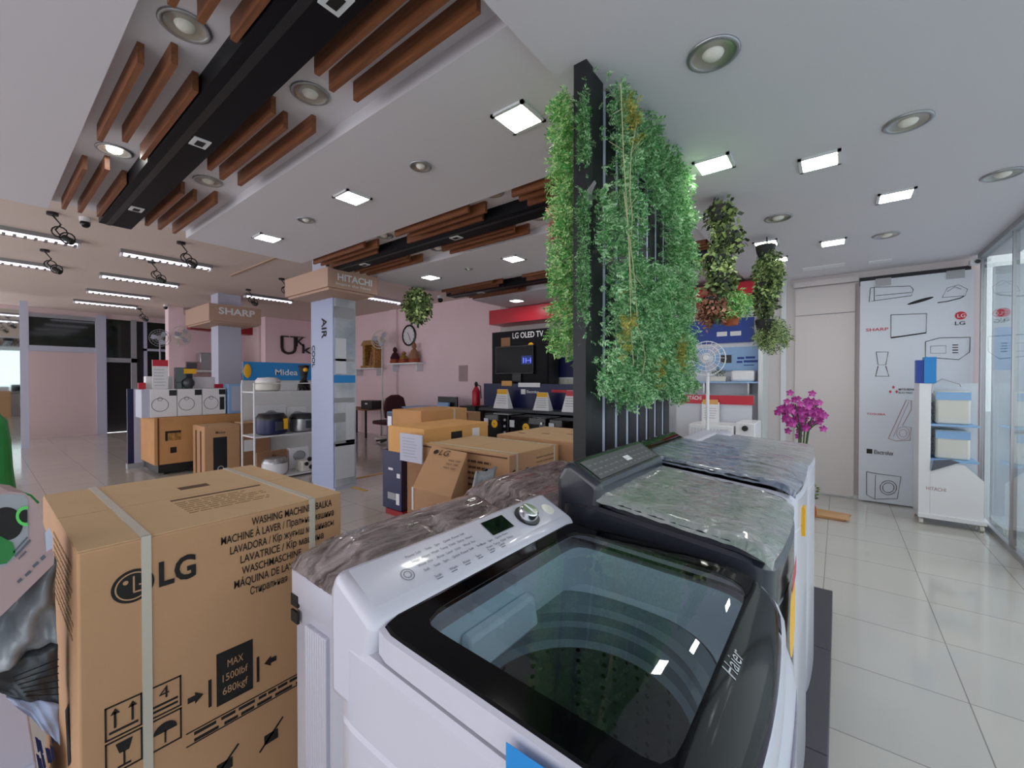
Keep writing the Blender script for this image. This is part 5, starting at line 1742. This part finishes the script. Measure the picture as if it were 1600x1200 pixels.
for p0, p1, py0, l, st in ((757, 794, 646, 'black tabletop oven with yellow round sticker at the left of the counter', 1), (797, 852, 650, 'black oven with yellow round sticker in the middle of the row', 1), (858, 906, 655, 'black oven at the right of the row by the green wall', 0)):
    yv = 5.2
    a, b = at(p0, py0, 'y', yv), at(p1, py0, 'y', yv)
    t = thing('built_in_oven', l, 'oven', ((a.x + b.x) / 2, yv + .2, 0), 'black ovens below the counter')
    B(a.x, yv, 0.3, b.x, yv + .45, a.z).build('body', M['black'], t, bevel=.01)
    B(a.x + .04, yv - .006, .5, b.x - .12, yv, a.z - .1).build('door_window', M['screen'], t)
    for k in range(3): MB().cyl((b.x - .06, yv - .02, a.z - .08 - k * .1), (b.x - .06, yv, a.z - .08 - k * .1), .02, n=12).build('knob', M['steel'], t)
    B(a.x, yv, 0, b.x, yv + .45, .3).build('base_cabinet', M['blackmatt'], t)
    if st:
        c = at((773, 822)[p0 > 760], (662, 668)[p0 > 760], 'y', yv)
        MB().lathe([(.065, 0), (.01, -.006)], (c.x, yv - .008, c.z), 18, 'y').build('yellow_sticker', M['yellow'], t)
    B(a.x + .0, yv - .012, .75, a.x + .09, yv - .006, .86).build('energy_label', M['poster'], t)

# ------------------------------------------------------------------ right back display
YD = 6.25
T = thing('white_display_cabinet', 'white wall display with blue printed boards and a glass shelf behind the planters', 'display cabinet', (-1.3, YD + .3, 0))
a, b = at(1060, 505, 'y', YD), at(1193, 700, 'y', YD)
B(-2.5, YD + .3, 0, -.82, YB, 2.55).build('back_panel', M['poster'], T)
B(-.82, YD, 0, -.77, YB, 2.84).build('side_panel', M['whiteframe'], T)
rc(MB(), 1066, 504, 1178, 534, 'y', YD + .29, .01).build('blue_board', M['deepblue'], T)
rc(MB(), 1086, 545, 1193, 579, 'y', YD + .29, .01).build('sky_board', M['skyblue'], T)
mb = MB()
for q_ in ((1152, 558, 1163, 561), (1165, 557, 1180, 560), (1151, 564, 1160, 567), (1162, 563, 1184, 566), (1162, 570, 1178, 571)): rc(mb, *q_, 'y', YD + .28)
mb.build('board_lettering', M['deepblue'], T)
mb = MB()
rc(mb, 1120, 519, 1136, 525, 'y', YD + .28)
rc(mb, 1141, 518, 1158, 524, 'y', YD + .28)
mb.build('white_marks', M['white'], T)
rc(MB(), 1126, 555, 1143, 567, 'y', YD + .28, .004).build('dark_picture', M['dark'], T)
a, b = at(1083, 600, 'y', YD), at(1185, 597, 'y', YD)
B(a.x - .1, YD, 1.45, -.82, YD + .3, 1.47).build('glass_shelf', M['skyblue'], T)
for x in (-1.5, -.95): B(x, YD + .05, 1.3, x + .02, YD + .3, 1.45).build('bracket', M['steel'], T)
T = thing('small_appliance', 'white rounded appliance on the glass shelf behind the fan', 'appliance', (-1.0, YD + .15, 1.47))
B(-1.15, YD + .03, 1.47, -.87, YD + .25, 1.62).build('body', M['white'], T, bevel=.03)
T = thing('potted_succulent', 'tiny potted plant on the glass shelf', 'potted plant', (-1.4, YD + .15, 1.47))
B(-1.42, YD + .08, 1.47, -1.22, YD + .2, 1.54).build('pot', M['cream'], T, bevel=.01)
MB().add(*clump(rnd, (-1.32, YD + .14, 1.58), 40, .1, .05, .05, .03, lambda c: (0, 0, 1), 3, .5)).build('foliage', M['leafdark'], T)
YW = 5.75
T = thing('red_header_stand', 'white display stand with a red header strip right of the slatted screen', 'display stand', (-1.25, YW, 0))
B(-1.70, YW, 0, -.82, YW + .03, 1.27).build('back_panel', M['poster'], T)
B(-1.72, YW - .02, 1.19, -.80, YW + .04, 1.30).build('red_header', M['red'], T)
mb = MB()
tx(mb, 'HITACHI', 1071, 624, 1096, 'y', YW - .02, size=.07)
mb.build('header_lettering', M['white'], T)
T = thing('twin_tub_washer_ribbed', 'small ribbed white twin tub washer below the red header strip', 'washing machine', (-1.3, YW - .4, 0))
a, b = at(1076, 662, 'y', YW - .5), at(1146, 662, 'y', YW - .5)
B(a.x, YW - .5, 0, b.x, YW - .05, a.z).build('body', M['white'], T, bevel=.01)
mb = MB()
for k in range(12): mb.box(a.x + .03 + k * (b.x - a.x - .06) / 12, YW - .508, .1, a.x + .03 + (k + .5) * (b.x - a.x - .06) / 12, YW - .5, a.z - .04)
mb.build('ribs', M['poster'], T)
T = thing('front_load_washer', 'white front load washer with round door beside the ribbed washer', 'washing machine', (-.95, YW - .4, 0))
a, b = at(1149, 660, 'y', YW - .5), at(1180, 660, 'y', YW - .5)
B(a.x, YW - .5, 0, b.x, YW - .05, a.z).build('body', M['white'], T, bevel=.01)
MB().lathe([(.13, 0), (.13, -.03), (.1, -.04), (.09, -.02), (.01, -.03)], ((a.x + b.x) / 2, YW - .5, a.z - .28), 24, 'y').build('door', M['steel'], T, smooth='auto')
MB().cyl(((a.x + b.x) / 2, YW - .5, a.z - .06), ((a.x + b.x) / 2, YW - .53, a.z - .06), .03).build('dial', M['dark'], T)
T = thing('price_board', 'white price sheet with orange top in front of the red header strip', 'sign', (-1.4, YW - .03, 1.0))
a, b = at(1097, 628, 'y', YW - .04), at(1124, 662, 'y', YW - .04)
B(a.x, YW - .05, b.z, b.x, YW - .04, a.z).build('sheet', M['white'], T)
rc(MB(), 1098, 624, 1122, 632, 'y', YW - .05, .004).build('orange_top', M['cardyellow'], T)
mb = MB()
lines(mb, 5, a.x + .03, b.x - .03, a.z - .08, .03, 'y', YW - .05, .006, .003)
mb.build('printed_lines', M['grey'], T)
c = at(1104, 560, 'y', 5.0)
fan('white pedestal fan with a wide grille right of the green wall', c.x, c.y, c.z, .19, (.1, -1, .05), 'white', stand=0)

# orchid
c = at(1256, 645, 'y', 5.0)
T = thing('orchid_vase', 'vase of magenta orchids beyond the row of washers', 'flowers', (c.x, 5.0, 0))
pts_ = []
mb = MB()
for k in range(80):
    a, b, r = rnd.uniform(0, 6.28), rnd.uniform(-1, 1), rnd.random() ** .5
    q = math.sqrt(1 - b * b)
    p = Vector((c.x + .0 + .235 * r * q * math.cos(a), 5.0 + .15 * r * q * math.sin(a), c.z + .0 + .235 * r * b))
    f = Vector((rnd.uniform(-.5, .5), -1, rnd.uniform(-.3, .6))).normalized()
    u = f.orthogonal().normalized()
    w = f.cross(u)
    mb = MB()
    for j in range(5):
        t0 = j * 1.2566
        d = u * math.cos(t0) + w * math.sin(t0)
        e_ = -u * math.sin(t0) + w * math.cos(t0)
        mb.poly([p, p + d * .022 + e_ * .015 + f * .006, p + d * .040 - f * .004, p + d * .022 - e_ * .015 + f * .004])
    mb.build('blossom', M['orchid'], T)
mb = MB()
for k in range(9):
    a = k * .7
    mb.tube([(c.x - .02 + .02 * math.cos(a), 5.0 + .02 * math.sin(a), .62), (c.x + .04 * math.cos(a), 5 + .03 * math.sin(a), 1.0), (c.x + .13 * math.cos(a), 5.0 + .08 * math.sin(a), c.z + .1 * math.sin(a * 2))], .006, 5)
mb.build('stems', M['stem'], T)
MB().lathe([(.06, 0), (.055, .3), (.05, .7), (.065, .8), (.058, .8)], (c.x - .02, 5.0, 0), 20, cap0=True).build('vase', M['glass'], T, smooth=True)
c = at(1262, 758, 'y', 5.5)
T = thing('terracotta_jar', 'small terracotta jar with dark plant on the floor by the wall', 'potted plant', (c.x, 5.5, 0))
MB().lathe([(.06, 0), (.08, .06), (.075, .14), (.05, .17)], (c.x, 5.5, 0), 18, cap0=True).build('jar', M['terracotta'], T, smooth='auto')
MB().add(*clump(rnd, (c.x, 5.5, .28), 70, .07, .06, .12, .04, lambda c: (0, 0, 1), 3, .5)).build('foliage', M['leafdark'], T)
T = thing('flattened_carton', 'flattened brown carton lying on the floor near the blank wall', 'cardboard', (-.1, 5.75, 0))
MB().loft([[(-.42, 5.6, .004), (.06, 5.62, .004), (.12, 5.9, .004), (-.42, 5.98, .004)], [(-.42, 5.6, .022), (.06, 5.62, .022), (.12, 5.9, .018), (-.42, 5.98, .018)]], True, True).build('sheet', M['cardorange'], T)
MB().loft([[(-.3, 5.62, .024), (.10, 5.6, .024), (.10, 5.72, .024), (-.3, 5.76, .024)], [(-.3, 5.62, .03), (.10, 5.6, .03), (.10, 5.72, .05), (-.3, 5.76, .035)]], True, True).build('folded_flap', M['card'], T)

# ------------------------------------------------------------------ white poster wall
YP = 6.70
T = thing('brand_poster', 'tall white poster with line drawings of appliances and brand names by the glass front', 'poster', (.7, YP, 0))
B(.205, YP, .02, 1.16, YP + .02, 2.70).build('panel', M['poster'], T)
pa = MB()
# poster contents in local coordinates fitted from the plane
g = lambda px, py: at(px, py, 'y', YP)


def pline(mb, pts, w=.006):
    pp = [g(*p) for p in pts]
    mb.tube([(p.x, YP - .002, p.z) for p in pp], w / 2, 4)


pline(pa, [(1360, 450), (1358, 472), (1366, 470), (1424, 462), (1427, 452), (1422, 447), (1366, 449), (1360, 450)])
pline(pa, [(1366, 449), (1366, 470)])
pline(pa, [(1368, 462), (1424, 457)])
pline(pa, [(1465, 473), (1480, 471), (1500, 466), (1506, 463)], .01)
pline(pa, [(1472, 465), (1480, 450), (1498, 445), (1512, 452), (1508, 462), (1472, 465)], .004)
pline(pa, [(1480, 456), (1492, 448), (1502, 452)], .004)
pline(pa, [(1392, 492), (1448, 490), (1447, 520), (1392, 527), (1392, 492)], .007)
pline(pa, [(1392, 528), (1447, 520)], .014)
pline(pa, [(1446, 534), (1468, 528), (1516, 527), (1515, 550), (1498, 562), (1446, 558), (1446, 534)], .007)
pline(pa, [(1454, 541), (1478, 540), (1478, 552), (1454, 552), (1454, 541)], .004)
for k in range(4): pline(pa, [(1488, 539 + k * 4), (1497, 539 + k * 4)], .01)
pline(pa, [(1369, 550), (1372, 570), (1384, 570), (1388, 550), (1369, 550)], .006)
pline(pa, [(1372, 572), (1368, 588), (1389, 588), (1384, 572)], .008)
pline(pa, [(1354, 737), (1354, 773), (1367, 780), (1402, 779), (1408, 745), (1370, 740), (1354, 737)], .006)
pline(pa, [(1368, 742), (1367, 780)], .005)
for r in (13, 9): pline(pa, [(1388 + r * math.cos(t * .35), 762 + r * .85 * math.sin(t * .35)) for t in range(19)], .006)
tx(pa, 'Electrolux', 1366, 709, 1396, 'y', YP, size=.07)
rc(pa, 1354, 701, 1363, 709, 'y', YP)
tx(pa, 'MITSUBISHI', 1404, 610, 1428, 'y', YP, size=.035)
tx(pa, 'ELECTRIC', 1404, 615, 1426, 'y', YP, size=.03)
tx(pa, 'LG', 1492, 508, 1508, 'y', YP, size=.055)
pa.build('line_drawings', M['ink'], T)
pb = MB()
for i in range(1): 
    c = g(1501, 493)
    pb.poly([(c.x + .045 * math.cos(a * .314), YP - .003, c.z + .045 * math.sin(a * .314)) for a in range(20)])
tx(pb, 'SHARP', 1353, 518, 1388, 'y', YP, size=.05)
tx(pb, 'TOSHIBA', 1354, 648, 1384, 'y', YP, size=.035)
for dx, dy in ((0, -4), (-5, 3), (5, 3)):
    c = g(1396 + dx, 609 + dy)
    pb.poly([(c.x - .013, YP - .003, c.z), (c.x, YP - .003, c.z - .02), (c.x + .013, YP - .003, c.z), (c.x, YP - .003, c.z + .02)])
pb.build('red_brand_marks', M['red'], T)
pc = MB()
pline(pc, [(1388, 685), (1416, 625), (1424, 626), (1424, 640), (1410, 665), (1424, 668), (1422, 688), (1400, 689), (1388, 685)], .008)
pline(pc, [(1396, 682), (1420, 628)], .005)
for r in (10, 6): pline(pc, [(1411 + r * math.cos(t * .35), 677 + r * math.sin(t * .35)) for t in range(19)], .005)
pc.build('vacuum_drawing', M['cardpink'], T)
c = g(1438, 470)
pd = MB()
pd.add([(c.x + .11 * math.cos(a * .314), YP - .003, c.z + .018 * math.sin(a * .314) + .03 * math.cos(a * .314)) for a in range(20)], [tuple(range(20))])
pd.build('oval_mark', M['ink'], T)
c = g(1501, 493)
mb = MB().text('LG', (c.x - .025, YP - .004, c.z - .02), (1, 0, 0), (0, 0, 1), size=.055, depth=.001)
mb.build('white_logo_mark', M['white'], T)
for px in (1380, 1493):
    c = g(px, 438 if px < 1400 else 427)
    B(c.x - .07, YP - .012, 2.62, c.x + .07, YP, 2.71).build('hanging_clamp', M['steel'], T)

# rolling display unit
YS = 6.05
T = thing('rolling_display_unit', 'white display unit on casters with a blue block on top, in front of the poster', 'display stand', (.9, YS + .15, 0))
B(.665, YS, .10, .755, YS + .38, 1.46).build('side_panel', M['white'], T, bevel=.004)
B(.755, YS + .34, .10, 1.14, YS + .38, 1.46).build('back_panel', M['poster'], T)
B(.665, YS - .02, .07, 1.15, YS + .38, .11).build('base_board', M['white'], T)
MB().prism([(.755, .11), (1.13, .11), (1.13, .50), (1.0, .64), (.90, .66), (.755, .56)], 'y', YS, YS + .02).build('front_apron', M['white'], T)
mb = MB()
tx(mb, 'HITACHI', 1447, 765, 1478, 'y', YS, size=.05)
mb.build('apron_lettering', M['cardpink'], T)
for z in (.66, 1.02): B(.755, YS + .02, z, 1.10, YS + .34, z + .02).build('shelf', M['skyblue'], T)
pts_ = [at(px, py, 'y', YS) for px, py in ((1457, 614), (1458, 600), (1472, 592), (1500, 600), (1502, 604))]
MB().tube([(p.x, YS + .01, p.z) for p in pts_], .006, 6).build('top_hoop', M['steel'], T)
for x in (.69, 1.12):
    for y in (YS + .02, YS + .34):
        MB().cyl((x - .015, y, .03), (x + .015, y, .03), .03, n=16).build('caster', M['cream'], T)
rc(MB(), 1454, 690, 1466, 728, 'y', YS + .3, .004)
T2 = thing('blue_block', 'bright blue folded card block on top of the white display unit', 'box', (.7, YS, 1.46))
B(.64, YS, 1.46, .70, YS + .1, 1.70).build('dark_blue_side', M['deepblue'], T2)
B(.70, YS - .01, 1.46, .79, YS + .12, 1.73).build('light_blue_side', M['blue'], T2)
for z, hh, l in ((1.04, .34, 'pale boxed appliance on the upper shelf of the rolling unit'), (.68, .30, 'pale boxed appliance on the lower shelf of the rolling unit')):
    t = thing('boxed_appliance', l, 'box', (.9, YS + .15, z))
    B(.80, YS + .08, z, 1.05, YS + .3, z + hh).build('box_body', M['cream'], t, bevel=.02)
    B(.80, YS + .075, z + hh - .09, 1.05, YS + .08, z + hh - .01).build('box_band', M['skyblue'], t)
    mb = MB()
    for k in range(3): mb.box(.757, YS + .06, z + .04 + k * .07, .785, YS + .065, z + .08 + k * .07)
    mb.build('dark_tags', M['dark'], t)
T = thing('iron', 'dark pointed appliance lying on the apron top of the rolling unit', 'iron', (.83, YS + .1, .66))
MB().prism([(.76, .56), (.96, .67), (.9, .69), (.78, .67)], 'y', YS - .02, YS + .0).build('body', M['inkgrey'], T)

# cartons and wire rack outside the glass
for x0, y0, z0, z1, l in ((1.27, 4.75, -.05, .42, 'brown carton at the bottom of the stack beyond the glass front'), (1.27, 4.8, .42, .72, 'smaller brown carton on top of the stack beyond the glass front')):
    t = carton('shipping_carton', l, x0, x0 + .5, y0, y0 + .45, z0, z1, 'cardorange')
    B(x0 + .05, y0 - .002, z0 + .1, x0 + .11, y0, z0 + .2).build('dark_mark', M['inkbrown'], t)
T = thing('poster_reflection', 'added pale panel with a red round logo imitating the poster reflection in the glass front', 'poster', (1.6, 6.7, 0))  # added panel that stands in for the poster's reflection in the shop glass
B(1.30, 6.68, -.05, 3.5, 6.74, 2.7).build('panel', M['poster'], T)
c = at(1568, 488, 'y', 6.68)
MB().lathe([(.05, 0), (.01, -.004)], (c.x, 6.68, c.z), 20, 'y').build('reflected_red_logo', M['red'], T)
mb = MB()
tx(mb, 'LG', 1563, 502, 1577, 'y', 6.68, size=.05)
mb.build('reflected_lettering', M['ink'], T)
rc(MB(), 1553, 512, 1584, 578, 'y', 6.68, .004).build('reflected_blue_patch', M['skyblue'], T)
T = thing('wire_rack', 'thin blue white wire rack outside behind the glass front', 'rack', (1.5, 5.4, 0))
mb = MB()
for z in (2.0, 1.62, 1.42, 1.12): mb.tube([(1.30, 5.5, z), (1.32, 5.4, z - .03), (1.9, 5.4, z)], .007, 5)
for x in (1.32, 1.6, 1.88): mb.tube([(x, 5.4, -.05), (x, 5.4, 2.05)], .007, 5)
mb.build('wires', M['inkgrey'], T)
B(1.4, 5.38, 1.36, 1.9, 5.42, 1.5).build('lilac_board', M['skyblue'], T)
